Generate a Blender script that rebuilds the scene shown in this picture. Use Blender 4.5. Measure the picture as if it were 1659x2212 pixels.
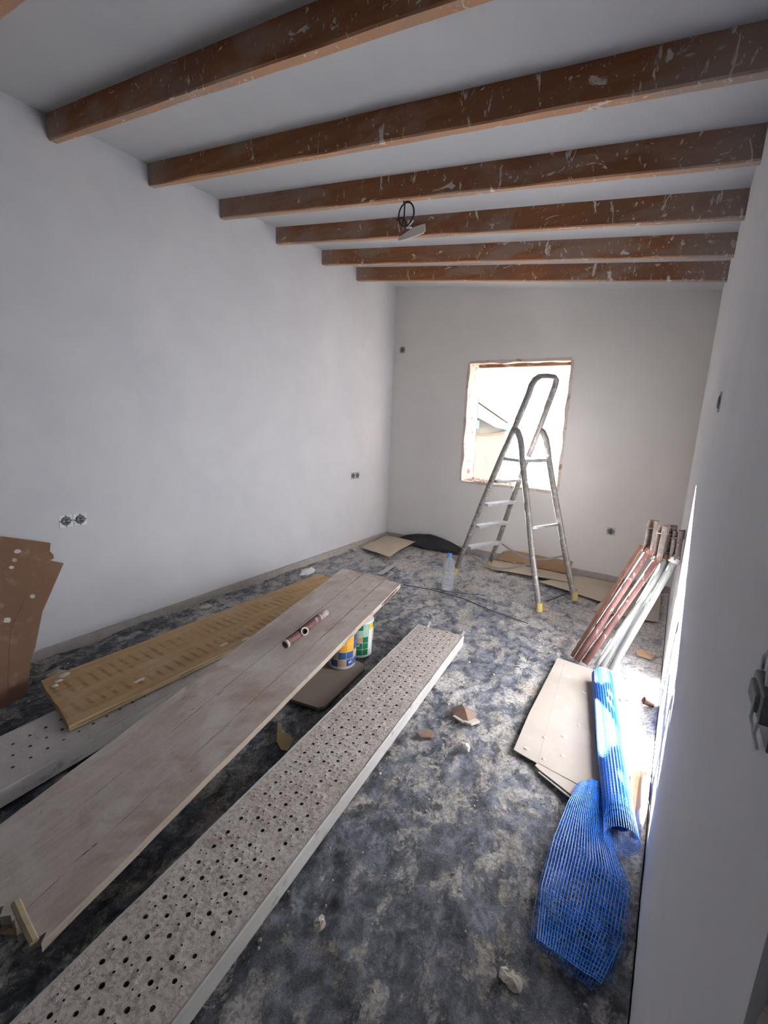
import bpy, bmesh, math, random
import numpy as np
from mathutils import Vector, Matrix, noise as mnoise

for o in list(bpy.data.objects):
    bpy.data.objects.remove(o)
SC = bpy.context.scene
COL = SC.collection
random.seed(7)
R = math.radians

# ---------------------------------------------------------------- camera
def cam_setup():
    yaw, pitch, roll = R(32.8817), R(11.7199), R(2.1599)
    f = Vector((-math.sin(yaw)*math.cos(pitch), math.cos(yaw)*math.cos(pitch), -math.sin(pitch)))
    r = Vector((math.cos(yaw), math.sin(yaw), 0)); u = r.cross(f)
    r2 = r*math.cos(roll)+u*math.sin(roll); u2 = -r*math.sin(roll)+u*math.cos(roll)
    cd = bpy.data.cameras.new('camera'); c = bpy.data.objects.new('camera', cd); COL.objects.link(c)
    cd.sensor_fit = 'HORIZONTAL'; cd.sensor_width = 36.0; cd.lens = 36.0*972.72/1659.0
    cd.clip_start = 0.02
    m = Matrix((r2, u2, -f)).transposed().to_4x4(); m.translation = (0, 0, 1.4)
    c.matrix_world = m
    SC.camera = c
cam_setup()

# ---------------------------------------------------------------- light
SC.view_settings.view_transform = 'Standard'
SC.view_settings.look = 'None'
SC.view_settings.gamma = 1.0
SC.view_settings.use_curve_mapping = False
SC.view_settings.exposure = 0.46
W = bpy.data.worlds.new('sky'); SC.world = W; W.use_nodes = True
bg = W.node_tree.nodes['Background']
bg.inputs[0].default_value = (0.80, 0.89, 1.0, 1); bg.inputs[1].default_value = 2.6

SUN = Vector((1.0, -1.60, -0.70)).normalized()
def add_light(name, typ, loc, d, energy, **kw):
    l = bpy.data.lights.new(name, typ); l.energy = energy
    for k, v in kw.items():
        if k == 'portal': l.cycles.is_portal = True
        else: setattr(l, k, v)
    o = bpy.data.objects.new(name, l); COL.objects.link(o)
    o.location = loc; o.rotation_euler = Vector(d).to_track_quat('-Z', 'Y').to_euler()
    return o
add_light('sun', 'SUN', (-4, 10, 6), SUN, 120.0, angle=R(0.55), color=(0.99, 0.985, 1.0))
add_light('window_portal', 'AREA', (-1.44, 4.80, 1.38), (0, -1, 0), 1.0, shape='RECTANGLE', size=1.0, size_y=1.2, portal=True)
add_light('fill_gap_portal', 'AREA', (1.75, -1.98, 1.05), (0, 1, 0), 1.0, shape='RECTANGLE', size=.3, size_y=2.1, portal=True)  # gap left at the corridor end to let in a little fill light

# ---------------------------------------------------------------- node helpers
def sock(nt, inp, v):
    if isinstance(v, bpy.types.NodeSocket): nt.links.new(v, inp)
    elif v is not None:
        if inp.type == 'RGBA' and len(v) == 3: v = (*v, 1)
        inp.default_value = v
def nd(nt, t, ins=None, **props):
    n = nt.nodes.new(t)
    for k, v in props.items(): setattr(n, k, v)
    for k, v in (ins or {}).items(): sock(nt, n.inputs[k], v)
    return n
def obj_co(nt, scale=(1, 1, 1), rot=(0, 0, 0), loc=(0, 0, 0)):
    t = nd(nt, 'ShaderNodeTexCoord')
    return nd(nt, 'ShaderNodeMapping', {'Vector': t.outputs['Object'], 'Scale': scale, 'Rotation': rot, 'Location': loc}).outputs[0]
def noi(nt, v, s, d=4, r=.55, dist=0.0):
    return nd(nt, 'ShaderNodeTexNoise', {'Vector': v, 'Scale': s, 'Detail': d, 'Roughness': r, 'Distortion': dist}).outputs['Fac']
def ramp(nt, f, stops, interp='LINEAR'):
    n = nd(nt, 'ShaderNodeValToRGB', {'Fac': f}); cr = n.color_ramp; cr.interpolation = interp
    while len(cr.elements) < len(stops): cr.elements.new(.5)
    for e, (p, c) in zip(cr.elements, stops):
        e.position = p; e.color = (c, c, c, 1) if isinstance(c, (int, float)) else (*c, 1)
    return n.outputs['Color']
def mixc(nt, f, a, b, mode='MIX'):
    n = nd(nt, 'ShaderNodeMix', data_type='RGBA', blend_type=mode)
    sock(nt, n.inputs[0], f); sock(nt, n.inputs[6], a); sock(nt, n.inputs[7], b)
    return n.outputs[2]
def mth(nt, op, a, b=0.5, clamp=False):
    n = nd(nt, 'ShaderNodeMath', operation=op, use_clamp=clamp)
    sock(nt, n.inputs[0], a); sock(nt, n.inputs[1], b)
    return n.outputs[0]
def bump(nt, h, strength=.3, dist=.01, nrm=None):
    n = nd(nt, 'ShaderNodeBump', {'Height': h, 'Strength': strength, 'Distance': dist})
    if nrm is not None: sock(nt, n.inputs['Normal'], nrm)
    return n.outputs[0]
def newmat(name):
    m = bpy.data.materials.new(name); m.use_nodes = True
    return m, m.node_tree, m.node_tree.nodes['Principled BSDF']
MATS = {}
def fin(m, nt, b, col=None, rough=None, nrm=None, metal=None, spec=None, **kw):
    if col is not None: sock(nt, b.inputs['Base Color'], col)
    if rough is not None: sock(nt, b.inputs['Roughness'], rough)
    if nrm is not None: sock(nt, b.inputs['Normal'], nrm)
    if metal is not None: sock(nt, b.inputs['Metallic'], metal)
    if spec is not None: sock(nt, b.inputs['Specular IOR Level'], spec)
    for k, v in kw.items(): sock(nt, b.inputs[k.replace('_', ' ')], v)
    return m
def plain(name, col, rough=.6, var=.15, scale=30, bmp=.15, metal=0, spec=.4):
    """one colour with slight mottling and fine relief"""
    m, nt, b = newmat(name); v = obj_co(nt)
    n = noi(nt, v, scale, 5)
    c = mixc(nt, n, [x*(1-var) for x in col], [min(1, x*(1+var)) for x in col])
    return fin(m, nt, b, c, rough, bump(nt, noi(nt, v, scale*4, 4), bmp, .004), metal, spec)
def spotted(name, col, col2, spot, scale=25, lo=.6, hi=.66, stretch=(1, 1, 1), rough=.7, bmp=.3, metal=0, spot_scale=None, spec=.35, rot=(0, 0, 0)):
    """mottled two-tone with crisp spots or smears of a third colour (plaster, paint, rust)"""
    m, nt, b = newmat(name); v = obj_co(nt, stretch, rot)
    c = mixc(nt, ramp(nt, noi(nt, v, scale*.4, 5), [(.35, 0), (.65, 1)]), col, col2)
    s = ramp(nt, noi(nt, v, spot_scale or scale, 5, .6, .3), [(lo, 0), (hi, 1)])
    c = mixc(nt, s, c, spot)
    h = mth(nt, 'ADD', mth(nt, 'MULTIPLY', s, .6), noi(nt, v, scale*3, 4))
    return fin(m, nt, b, c, rough, bump(nt, h, bmp, .004), metal, spec)

def plaster_mat(name, base, tint, seed):
    m, nt, b = newmat(name); v = obj_co(nt, loc=(seed, seed*.7, 0))
    big = ramp(nt, noi(nt, v, 1.6, 6, .62, .4), [(.36, 0), (.66, 1)])
    c = mixc(nt, big, base, tint)
    sm = ramp(nt, noi(nt, v, 9, 6, .65), [(.35, 0), (.7, 1)])
    c = mixc(nt, mth(nt, 'MULTIPLY', sm, .18), c, [x*.86 for x in base])
    h = mth(nt, 'ADD', noi(nt, v, 3, 3), mth(nt, 'MULTIPLY', noi(nt, v, 60, 5), .12))
    return fin(m, nt, b, c, .75, bump(nt, h, .12, .03), 0, .25)
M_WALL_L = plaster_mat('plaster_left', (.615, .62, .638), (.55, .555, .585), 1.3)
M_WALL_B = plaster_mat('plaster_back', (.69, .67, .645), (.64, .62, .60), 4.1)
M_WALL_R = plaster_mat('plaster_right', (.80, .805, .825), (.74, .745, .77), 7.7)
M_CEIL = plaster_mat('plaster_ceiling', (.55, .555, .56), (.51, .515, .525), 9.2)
M_BASE = plain('raw_cement', (.36, .33, .31), .9, .25, 18, .4)

# black plastic floor sheet under plaster dust
def sheet_mat():
    m, nt, b = newmat('dusty_black_plastic'); v = obj_co(nt); st = obj_co(nt, (1.0, .7, 1), (0, 0, R(35)))
    n1 = noi(nt, v, 1.7, 4, .6, .5)
    n2 = noi(nt, st, 11, 13, .76, .35)
    n3 = noi(nt, v, 26, 8, .75, .4)
    d = mth(nt, 'ADD', n2, mth(nt, 'MULTIPLY', n1, .45))
    d = mth(nt, 'ADD', d, mth(nt, 'MULTIPLY', n3, .30))
    # dust lies thicker towards the far corner where the walls were scraped
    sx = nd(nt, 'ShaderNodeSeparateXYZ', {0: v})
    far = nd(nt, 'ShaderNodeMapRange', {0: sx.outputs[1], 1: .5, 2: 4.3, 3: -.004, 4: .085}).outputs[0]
    side = mth(nt, 'MULTIPLY', nd(nt, 'ShaderNodeMapRange', {0: sx.outputs[0], 1: -.45, 2: -.08, 3: 0, 4: 1}).outputs[0], nd(nt, 'ShaderNodeMapRange', {0: sx.outputs[1], 1: 1.25, 2: 1.9, 3: 0, 4: .10}).outputs[0])  # dust thickened along the right wall to brighten the sun patch by colour
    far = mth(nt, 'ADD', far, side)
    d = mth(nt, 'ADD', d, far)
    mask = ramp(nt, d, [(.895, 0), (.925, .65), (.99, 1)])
    fm = noi(nt, st, 22, 12, .76, .3)
    film = ramp(nt, mth(nt, 'ADD', fm, mth(nt, 'MULTIPLY', far, 1.3)), [(.40, .03), (.50, .35), (.60, 1)])
    dark = mixc(nt, film, (.026, .029, .037), (.235, .25, .30))
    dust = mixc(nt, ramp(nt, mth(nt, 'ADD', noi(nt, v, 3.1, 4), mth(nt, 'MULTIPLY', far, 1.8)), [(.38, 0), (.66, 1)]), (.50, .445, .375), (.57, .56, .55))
    dust = mixc(nt, ramp(nt, noi(nt, v, 75, 3, .7), [(.42, .75), (.55, 0)]), dust, (.24, .21, .18))
    dust = mixc(nt, ramp(nt, noi(nt, v, 95, 3, .7), [(.62, 0), (.70, .8)]), dust, (.66, .62, .56))
    c = mixc(nt, mask, dark, dust)
    rgh = nd(nt, 'ShaderNodeMapRange', {0: mask, 1: 0, 2: .7, 3: .45, 4: .95}).outputs[0]
    h = mth(nt, 'ADD', mth(nt, 'MULTIPLY', mask, .5), mth(nt, 'MULTIPLY', noi(nt, v, 60, 8, .75), .7))
    h = mth(nt, 'ADD', h, mth(nt, 'MULTIPLY', fm, .5))
    return fin(m, nt, b, c, rgh, bump(nt, h, .75, .010), 0, .4)
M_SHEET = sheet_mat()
M_SLAB = plain('floor_concrete', (.25, .24, .23), .9)

def beam_mat():
    m, nt, b = newmat('beam_wood'); v = obj_co(nt, (1, 14, 14)); w = obj_co(nt)
    g = noi(nt, v, 2.0, 6, .6, .6)
    c = mixc(nt, ramp(nt, g, [(.3, 0), (.7, 1)]), (.215, .083, .034), (.345, .148, .060))
    c = mixc(nt, ramp(nt, noi(nt, w, 2.6, 3), [(.45, 0), (.62, .8)]), c, (.24, .115, .065))
    # bare lighter timber under the beam, grey plaster wash on the faces
    nz = nd(nt, 'ShaderNodeSeparateXYZ', {0: nd(nt, 'ShaderNodeNewGeometry').outputs['Normal']}).outputs[2]
    under = ramp(nt, mth(nt, 'MULTIPLY', nz, -1.0), [(.5, 0), (.8, 1)])
    c = mixc(nt, under, c, (.50, .28, .16))
    wash = ramp(nt, noi(nt, obj_co(nt, (1, 2, 2.2)), 1.7, 6, .62, .5), [(.50, 0), (.60, .55), (.8, .75)])
    c = mixc(nt, wash, c, (.34, .265, .215))
    tx = nd(nt, 'ShaderNodeTexCoord').outputs['UV']
    uv = nd(nt, 'ShaderNodeSeparateXYZ', {0: tx})
    ends = ramp(nt, mth(nt, 'ADD', uv.outputs[0], mth(nt, 'MULTIPLY', noi(nt, w, 6, 4), .06)), [(.035, .75), (.125, 0), (.90, 0), (1.0, .8)])
    c = mixc(nt, ends, c, (.36, .29, .245))
    # plaster along the ceiling edge plus splashes and trowel flicks
    top = ramp(nt, mth(nt, 'ADD', uv.outputs[1], mth(nt, 'MULTIPLY', noi(nt, w, 22, 5, .7), .34)), [(1.03, 0), (1.12, .9)])
    gain = mth(nt, 'MULTIPLY', mth(nt, 'SUBTRACT', uv.outputs[0], .55), .05)
    fl = ramp(nt, mth(nt, 'ADD', gain, noi(nt, obj_co(nt, (1, 1, .38), (0, R(28), 0)), 26, 4, .6, .9)), [(.635, 0), (.665, 1)])
    fl2 = ramp(nt, mth(nt, 'ADD', gain, noi(nt, obj_co(nt, (.5, 1, 1), (0, R(-18), 0), (3, 1, 2)), 17, 5, .62, 1.2)), [(.645, 0), (.675, 1)])
    fl3 = ramp(nt, mth(nt, 'ADD', gain, noi(nt, obj_co(nt, (1, 1, .5), (0, R(40), 0)), 70, 3, .6, .5)), [(.66, 0), (.70, .8)])
    fl = mth(nt, 'MAXIMUM', fl, fl3)
    sp = mth(nt, 'MAXIMUM', mth(nt, 'MAXIMUM', fl, fl2), mth(nt, 'MULTIPLY', top, .7))
    c = mixc(nt, sp, c, (.64, .60, .54))
    h = mth(nt, 'ADD', mth(nt, 'MULTIPLY', sp, .8), mth(nt, 'MULTIPLY', g, .3))
    return fin(m, nt, b, c, .7, bump(nt, h, .5, .006), 0, .3)
M_BEAM = beam_mat()

def panel_mat():
    m, nt, b = newmat('plastered_shuttering_wood'); w = obj_co(nt); v = obj_co(nt, (9, .7, 9), (0, 0, R(-8)))
    g = noi(nt, v, 6, 6, .65, .4)
    c = mixc(nt, ramp(nt, g, [(.3, 0), (.7, 1)]), (.56, .475, .42), (.69, .61, .55))
    c = mixc(nt, ramp(nt, noi(nt, w, 4.5, 6, .65, .6), [(.48, 0), (.64, .7)]), c, (.74, .69, .65))
    c = mixc(nt, ramp(nt, noi(nt, w, 3.1, 5, .6, .8), [(.56, 0), (.68, .65)]), c, (.42, .30, .22))
    crack = ramp(nt, noi(nt, obj_co(nt, (34, 2.6, 34), (0, 0, R(-8))), 2.2, 5, .6), [(.27, 1), (.315, 0)])
    c = mixc(nt, mth(nt, 'MULTIPLY', crack, .75), c, (.06, .045, .035))
    sp = ramp(nt, noi(nt, w, 55, 4), [(.66, 0), (.70, .7)])
    c = mixc(nt, sp, c, (.43, .40, .375))
    h = mth(nt, 'SUBTRACT', noi(nt, w, 40, 6, .7), mth(nt, 'MULTIPLY', crack, .8))
    return fin(m, nt, b, c, .85, bump(nt, h, .45, .004), 0, .2)
M_PANEL = panel_mat()
M_PANEL_EDGE = spotted('panel_edge', (.40, .33, .26), (.50, .43, .36), (.20, .11, .07), 18, .60, .68, (1, .2, 1))

def deck_mat():
    m, nt, b = newmat('plaster_crusted_steel'); w = obj_co(nt)
    c = mixc(nt, ramp(nt, noi(nt, w, 8, 6, .65), [(.35, 0), (.68, 1)]), (.57, .495, .44), (.71, .65, .60))
    gr = noi(nt, w, 75, 5, .7)
    c = mixc(nt, ramp(nt, gr, [(.38, .75), (.52, 0)]), c, (.33, .27, .23))
    c = mixc(nt, ramp(nt, gr, [(.58, 0), (.68, .8)]), c, (.70, .66, .62))
    c = mixc(nt, ramp(nt, noi(nt, w, 3.2, 5, .7), [(.70, 0), (.74, .8)]), c, (.22, .10, .05))
    far = nd(nt, 'ShaderNodeMapRange', {0: nd(nt, 'ShaderNodeSeparateXYZ', {0: w}).outputs[1], 1: -1.9, 2: -.6, 3: .35, 4: 1.0}).outputs[0]
    h = mth(nt, 'MULTIPLY', mth(nt, 'ADD', noi(nt, w, 85, 5, .7), mth(nt, 'MULTIPLY', noi(nt, w, 28, 5), .6)), far)
    return fin(m, nt, b, c, .85, bump(nt, h, .9, .012), 0, .25)
M_DECK = deck_mat()
M_DECK2 = spotted('dusty_steel', (.47, .435, .42), (.55, .52, .50), (.38, .33, .30), 30, .6, .7)
M_RAIL = spotted('crusted_rail', (.40, .38, .355), (.49, .47, .44), (.30, .26, .22), 16, .58, .66, (1, .5, 1))

def ply_mat():
    m, nt, b = newmat('yellow_formwork_board'); w = obj_co(nt)
    c = mixc(nt, ramp(nt, noi(nt, obj_co(nt, (5, .6, 5)), 5, 6, .65, .5), [(.3, 0), (.7, 1)]), (.40, .245, .105), (.53, .36, .18))
    wav = nd(nt, 'ShaderNodeTexWave', {'Vector': w, 'Scale': 6.0, 'Distortion': 1.6, 'Detail': 3.0, 'Detail Scale': 1.2}, bands_direction='Y').outputs['Fac']
    band = mth(nt, 'MULTIPLY', ramp(nt, wav, [(.62, 0), (.9, 1)]), mth(nt, 'MULTIPLY', ramp(nt, noi(nt, obj_co(nt, (2.4, .8, 1)), 3.4, 4, .6, .7), [(.40, 0), (.55, 1)]),
        ramp(nt, nd(nt, 'ShaderNodeMapRange', {0: mth(nt, 'ADD', nd(nt, 'ShaderNodeSeparateXYZ', {0: w}).outputs[0], mth(nt, 'MULTIPLY', noi(nt, w, 7, 3), .09)), 1: -2.375, 2: -1.885}).outputs[0], [(.15, 0), (.27, 1), (.42, 1), (.50, .05), (.60, .05), (.67, 1), (.80, 1), (.90, 0)])))
    c = mixc(nt, mth(nt, 'MULTIPLY', band, .6), c, (.20, .115, .055))
    dust = ramp(nt, noi(nt, w, 5, 6, .7, .4), [(.50, 0), (.75, .7)])
    c = mixc(nt, dust, c, (.50, .40, .30))
    c = mixc(nt, ramp(nt, noi(nt, obj_co(nt, (1.4, .7, 1)), 30, 4), [(.68, 0), (.71, .9)]), c, (.56, .50, .40))
    return fin(m, nt, b, c, .75, bump(nt, noi(nt, w, 45, 5), .3, .004), 0, .3)
M_PLY = ply_mat()
M_PLY_EDGE = spotted('ply_edge', (.42, .31, .16), (.54, .42, .25), (.15, .08, .04), 14, .62, .66, (1, .15, 6))
def carton_mat(name, a, bcol, spots=True, sc=1.0):
    m, nt, b = newmat(name); w = obj_co(nt)
    c = mixc(nt, ramp(nt, noi(nt, w, 3, 5, .6), [(.35, 0), (.65, 1)]), a, bcol)
    c = mixc(nt, ramp(nt, noi(nt, w, 16, 6, .7), [(.55, 0), (.75, .35)]), c, (.42, .36, .30))
    if spots:
        vo = nd(nt, 'ShaderNodeTexVoronoi', {'Vector': w, 'Scale': 12*sc, 'Randomness': 1.0})
        pick = ramp(nt, nd(nt, 'ShaderNodeSeparateColor', {0: vo.outputs['Color']}).outputs[0], [(.80, 0), (.82, 1)])
        dots = mth(nt, 'MULTIPLY', ramp(nt, vo.outputs['Distance'], [(.13, 1), (.17, 0)]), pick)
        c = mixc(nt, mth(nt, 'MULTIPLY', dots, .8), c, (.58, .55, .50))
    return fin(m, nt, b, c, .8, bump(nt, noi(nt, w, 30, 5), .15, .004), 0, .25)
M_CARTON = carton_mat('brown_carton', (.205, .115, .072), (.235, .135, .085))
M_CARTON_D = carton_mat('dusty_carton', (.38, .33, .28), (.44, .395, .345), False)
M_CARTON_T = carton_mat('tan_carton', (.33, .21, .12), (.37, .25, .16))
M_CARTON_G = carton_mat('grey_carton', (.255, .205, .17), (.30, .25, .21), False)
M_CARTON_P = carton_mat('beige_carton', (.46, .39, .30), (.52, .45, .36), False)
M_SPOT = plain('dried_plaster', (.62, .59, .54), .85, .12, 60, .3)
M_CRUMB = plain('plaster_crumb', (.50, .45, .385), .9, .25, 6, .3)
M_CRUST = spotted('smeared_plaster', (.36, .30, .27), (.46, .41, .37), (.22, .12, .10), 60, .55, .62)
M_STONE = plain('limestone', (.66, .62, .55), .9, .15, 40, .15)
M_TILE = plain('brown_tile', (.26, .17, .125), .7, .2, 50, .2)
M_ALU = spotted('spattered_aluminium', (.225, .205, .19), (.30, .28, .262), (.55, .53, .50), 45, .58, .64, rough=.5, metal=.25, bmp=.2)
M_STEP = spotted('step_aluminium', (.42, .41, .42), (.52, .51, .52), (.30, .27, .25), 45, .6, .68, rough=.45, metal=.3, bmp=.2)
M_YELLOW = plain('dusty_yellow_rubber', (.50, .41, .15), .8, .2, 40)
M_STRAP = plain('dusty_strap', (.30, .27, .25), .85, .2)
M_RUST = spotted('red_rusted_steel', (.13, .058, .05), (.185, .088, .075), (.36, .31, .28), 40, .60, .66, (1, 1, .4), rough=.6)
M_RUST2 = spotted('orange_rust', (.13, .062, .042), (.185, .09, .058), (.33, .26, .22), 50, .6, .68)
M_GALV = spotted('spattered_galvanised', (.33, .34, .325), (.42, .42, .40), (.20, .23, .20), 34, .60, .68, (1, 1, .4), rough=.5, metal=.15)
M_BROWNSTEEL = spotted('brown_grey_steel', (.13, .10, .088), (.19, .15, .13), (.32, .28, .25), 60, .6, .68)
M_BLUE = plain('blue_plastic_mesh', (.008, .125, .56), .40, .15, 40, .05, 0, .5)
M_BLUE2 = plain('blue_plastic_strand', (.035, .25, .82), .4, .12, 40, .05, 0, .5)
M_BLACKP = spotted('black_plastic', (.018, .018, .02), (.04, .04, .045), (.16, .155, .15), 9, .58, .78, rough=.5)
M_CABLE = plain('black_cable', (.012, .012, .013), .5, .1)
M_WHITEPL = plain('white_plastic', (.72, .74, .75), .5, .06)
M_STEELW = spotted('zinc_plate', (.80, .83, .84), (.86, .88, .89), (.50, .52, .53), 160, .62, .68, rough=.45)
M_STEELG = spotted('plastered_zinc', (.40, .41, .38), (.48, .48, .45), (.25, .27, .26), 160, .55, .62, rough=.6)
M_DARK = plain('dark_socket', (.03, .035, .04), .5, .3, 90)
M_GREYPL = plain('grey_insert', (.15, .16, .17), .5, .3, 120)
M_BLUECAP = plain('blue_cap', (.03, .22, .62), .45, .1)
M_RAW = spotted('raw_masonry', (.52, .435, .37), (.60, .52, .46), (.36, .20, .145), 13, .58, .66, rough=.95, bmp=.8)
M_RUBBLE = spotted('brick_rubble', (.42, .25, .20), (.55, .45, .38), (.62, .57, .50), 40, .5, .6, rough=.95)
M_LINTEL = spotted('lintel_timber', (.17, .085, .05), (.24, .13, .08), (.52, .43, .36), 18, .56, .64, (.3, 1, 1))
M_CREAM = spotted('cream_render', (.40, .35, .29), (.45, .40, .335), (.33, .28, .23), 6, .56, .72, (1, 1, .2), rough=.9)
M_WHITER = plain('white_render', (.82, .83, .84), .9, .05, 4)
M_SKYBLUE = spotted('blue_painted_timber', (.25, .40, .47), (.31, .46, .53), (.17, .29, .36), 12, .60, .7, rough=.7)
M_GROUND = plain('dark_ground', (.13, .125, .12), .95, .2, 3)
M_ROOF = plain('clay_roof', (.42, .22, .14), .9, .2, 12)
M_BUCKET = plain('white_bucket', (.66, .67, .66), .5, .08, 30)
M_LBLUE = plain('print_blue', (.035, .085, .24), .5, .15)
M_LORANGE = plain('print_orange', (.80, .38, .03), .5, .08)
M_LGREEN = plain('print_green', (.012, .14, .055), .5, .15)
M_LPALE = plain('print_pale_green', (.28, .47, .36), .5, .1)
M_LTAN = plain('print_tan', (.50, .34, .20), .5, .1)
M_PINE = plain('raw_pine', (.40, .33, .21), .8, .2, 30)
M_BRICK = plain('broken_brick', (.36, .24, .17), .9, .25, 30, .6)
M_OCHRE = plain('ochre_scrap', (.37, .29, .14), .7, .15)
def water_plastic():
    m, nt, b = newmat('clear_bottle')
    return fin(m, nt, b, (.86, .92, .97), .12, None, 0, .5, Transmission_Weight=.82, IOR=1.12)
M_BOTTLE = water_plastic()

# ---------------------------------------------------------------- mesh helpers
class MB:
    def __init__(s): s.v = []; s.f = []; s.mi = []
    def add(s, vs, fs, mi=0):
        k = len(s.v); s.v += [tuple(p) for p in vs]; s.f += [tuple(i+k for i in f) for f in fs]; s.mi += [mi]*len(fs)
        return s
    def box(s, lo, hi, mi=0, M=None):
        x0, y0, z0 = lo; x1, y1, z1 = hi
        vs = [Vector(p) for p in ((x0,y0,z0),(x1,y0,z0),(x1,y1,z0),(x0,y1,z0),(x0,y0,z1),(x1,y0,z1),(x1,y1,z1),(x0,y1,z1))]
        if M is not None: vs = [M @ p for p in vs]
        return s.add(vs, [(3,2,1,0),(4,5,6,7),(0,1,5,4),(1,2,6,5),(2,3,7,6),(3,0,4,7)], mi)
    def prism(s, poly, z0, z1, mi=0, M=None):
        n = len(poly)
        vs = [Vector((p[0], p[1], z0)) for p in poly]+[Vector((p[0], p[1], z1)) for p in poly]
        if M is not None: vs = [M @ p for p in vs]
        fs = [tuple(range(n))[::-1], tuple(range(n, 2*n))]+[(i, (i+1) % n, n+(i+1) % n, n+i) for i in range(n)]
        return s.add(vs, fs, mi)
    def tube(s, pts, r, n=8, caps=True, mi=0, flat=1.0, up=None):
        pts = [Vector(p) for p in pts]; m = len(pts)
        rs = r if isinstance(r, (list, tuple)) else [r]*m
        base = len(s.v); vs = []; fs = []; pu = None
        for i, p in enumerate(pts):
            t = (pts[min(i+1, m-1)]-pts[max(i-1, 0)]).normalized()
            if pu is None:
                a = Vector(up) if up is not None else (Vector((0, 0, 1)) if abs(t.z) < .9 else Vector((1, 0, 0)))
                pu = (a-t*a.dot(t)).normalized()
            else: pu = (pu-t*pu.dot(t)).normalized()
            q = t.cross(pu)
            for k in range(n):
                a = 2*math.pi*(k+.5)/n
                vs.append(p+(q*math.cos(a)+pu*math.sin(a)*flat)*rs[i])
        for i in range(m-1):
            for k in range(n):
                fs.append((i*n+k, i*n+(k+1) % n, (i+1)*n+(k+1) % n, (i+1)*n+k))
        if caps: fs += [tuple(range(n))[::-1], tuple(range((m-1)*n, m*n))]
        return s.add(vs, fs, mi)
    def lathe(s, prof, n=24, c=(0, 0, 0), mi=0, M=None, capb=True, capt=True):
        vs = []; fs = []
        for (r, z) in prof:
            for k in range(n):
                a = 2*math.pi*k/n; p = Vector((c[0]+r*math.cos(a), c[1]+r*math.sin(a), c[2]+z))
                vs.append(M @ p if M is not None else p)
        m = len(prof)
        for i in range(m-1):
            for k in range(n): fs.append((i*n+k, i*n+(k+1) % n, (i+1)*n+(k+1) % n, (i+1)*n+k))
        if capb: fs.append(tuple(range(n))[::-1])
        if capt: fs.append(tuple(range((m-1)*n, m*n)))
        return s.add(vs, fs, mi)
    def grid(s, P, mi=0):
        """P: rows of points"""
        a, b = len(P), len(P[0])
        return s.add([q for row in P for q in row], [(i*b+j, i*b+j+1, (i+1)*b+j+1, (i+1)*b+j) for i in range(a-1) for j in range(b-1)], mi)
    def build(s, name, mat, parent=None, smooth=False, bevel=0, loc=None, sub=0, solid=0):
        me = bpy.data.meshes.new(name); me.from_pydata(s.v, [], s.f); me.update()
        for m in (mat if isinstance(mat, (list, tuple)) else [mat]): me.materials.append(m)
        if any(s.mi): me.polygons.foreach_set('material_index', s.mi)
        if smooth: me.polygons.foreach_set('use_smooth', [True]*len(me.polygons))
        o = bpy.data.objects.new(name, me); COL.objects.link(o)
        if parent is not None: o.parent = parent
        if loc is not None: o.location = loc
        if solid:
            q = o.modifiers.new('solid', 'SOLIDIFY'); q.thickness = solid; q.offset = 0
        if bevel:
            q = o.modifiers.new('bevel', 'BEVEL'); q.width = bevel; q.segments = 2; q.limit_method = 'ANGLE'; q.angle_limit = R(40)
        if sub:
            q = o.modifiers.new('sub', 'SUBSURF'); q.levels = sub; q.render_levels = sub
        return o
def tag(o, label=None, cat=None, group=None, kind=None):
    if label: o['label'] = label
    if cat: o['category'] = cat
    if group: o['group'] = group
    if kind: o['kind'] = kind
    return o
def thing(name, label, cat, loc=(0, 0, 0), rz=0, group=None):
    o = bpy.data.objects.new(name, None); COL.objects.link(o); o.empty_display_size = .1
    o.location = loc; o.rotation_euler = (0, 0, rz)
    return tag(o, label, cat, group)
def frame(origin, zdir, ydir=(0, 0, 1)):
    """matrix whose Z axis runs along zdir, Y close to ydir"""
    z = Vector(zdir).normalized(); y = Vector(ydir); y = (y-z*y.dot(z)).normalized(); x = y.cross(z)
    m = Matrix((x, y, z)).transposed().to_4x4(); m.translation = Vector(origin)
    return m
def nz(x, y, z=0.0, s=1.0): return mnoise.noise(Vector((x*s, y*s, z*s)))

# ---------------------------------------------------------------- room shell
XL, XR, YB, YF = -2.855, .091, 4.493, -1.70
WT = .30
def ceil_z(x): return 2.812-.122*(x-XL)
s = MB().box((XL-.3, YF-.3, -.20), (1.9, YB+WT, -.034)); tag(s.build('floor', M_SLAB), kind='structure')
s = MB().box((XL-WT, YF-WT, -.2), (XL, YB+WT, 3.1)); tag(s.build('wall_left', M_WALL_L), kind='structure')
# back wall round the raw window opening
WX0, WX1, WZ0, WZ1 = -1.93, -.94, .775, 1.985
s = MB()
for lo, hi in (((XL, YB, -.2), (WX0, YB+WT, 3.1)), ((WX1, YB, -.2), (XR, YB+WT, 3.1)),
               ((WX0, YB, -.2), (WX1, YB+WT, WZ0)), ((WX0, YB, WZ1), (WX1, YB+WT, 3.1))):
    s.box(lo, hi)
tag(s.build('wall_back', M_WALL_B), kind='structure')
s = MB()      # unseen dark outer skin, added to cut sun bounced off this wall
for lo, hi in (((XL-.3, YB+WT, -3.3), (WX0, YB+WT+.02, 3.1)), ((WX1, YB+WT, -3.3), (XR+.3, YB+WT+.02, 3.1)),
               ((WX0, YB+WT, -3.3), (WX1, YB+WT+.02, WZ0)), ((WX0, YB+WT, WZ1), (WX1, YB+WT+.02, 3.1))):
    s.box(lo, hi)
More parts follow.
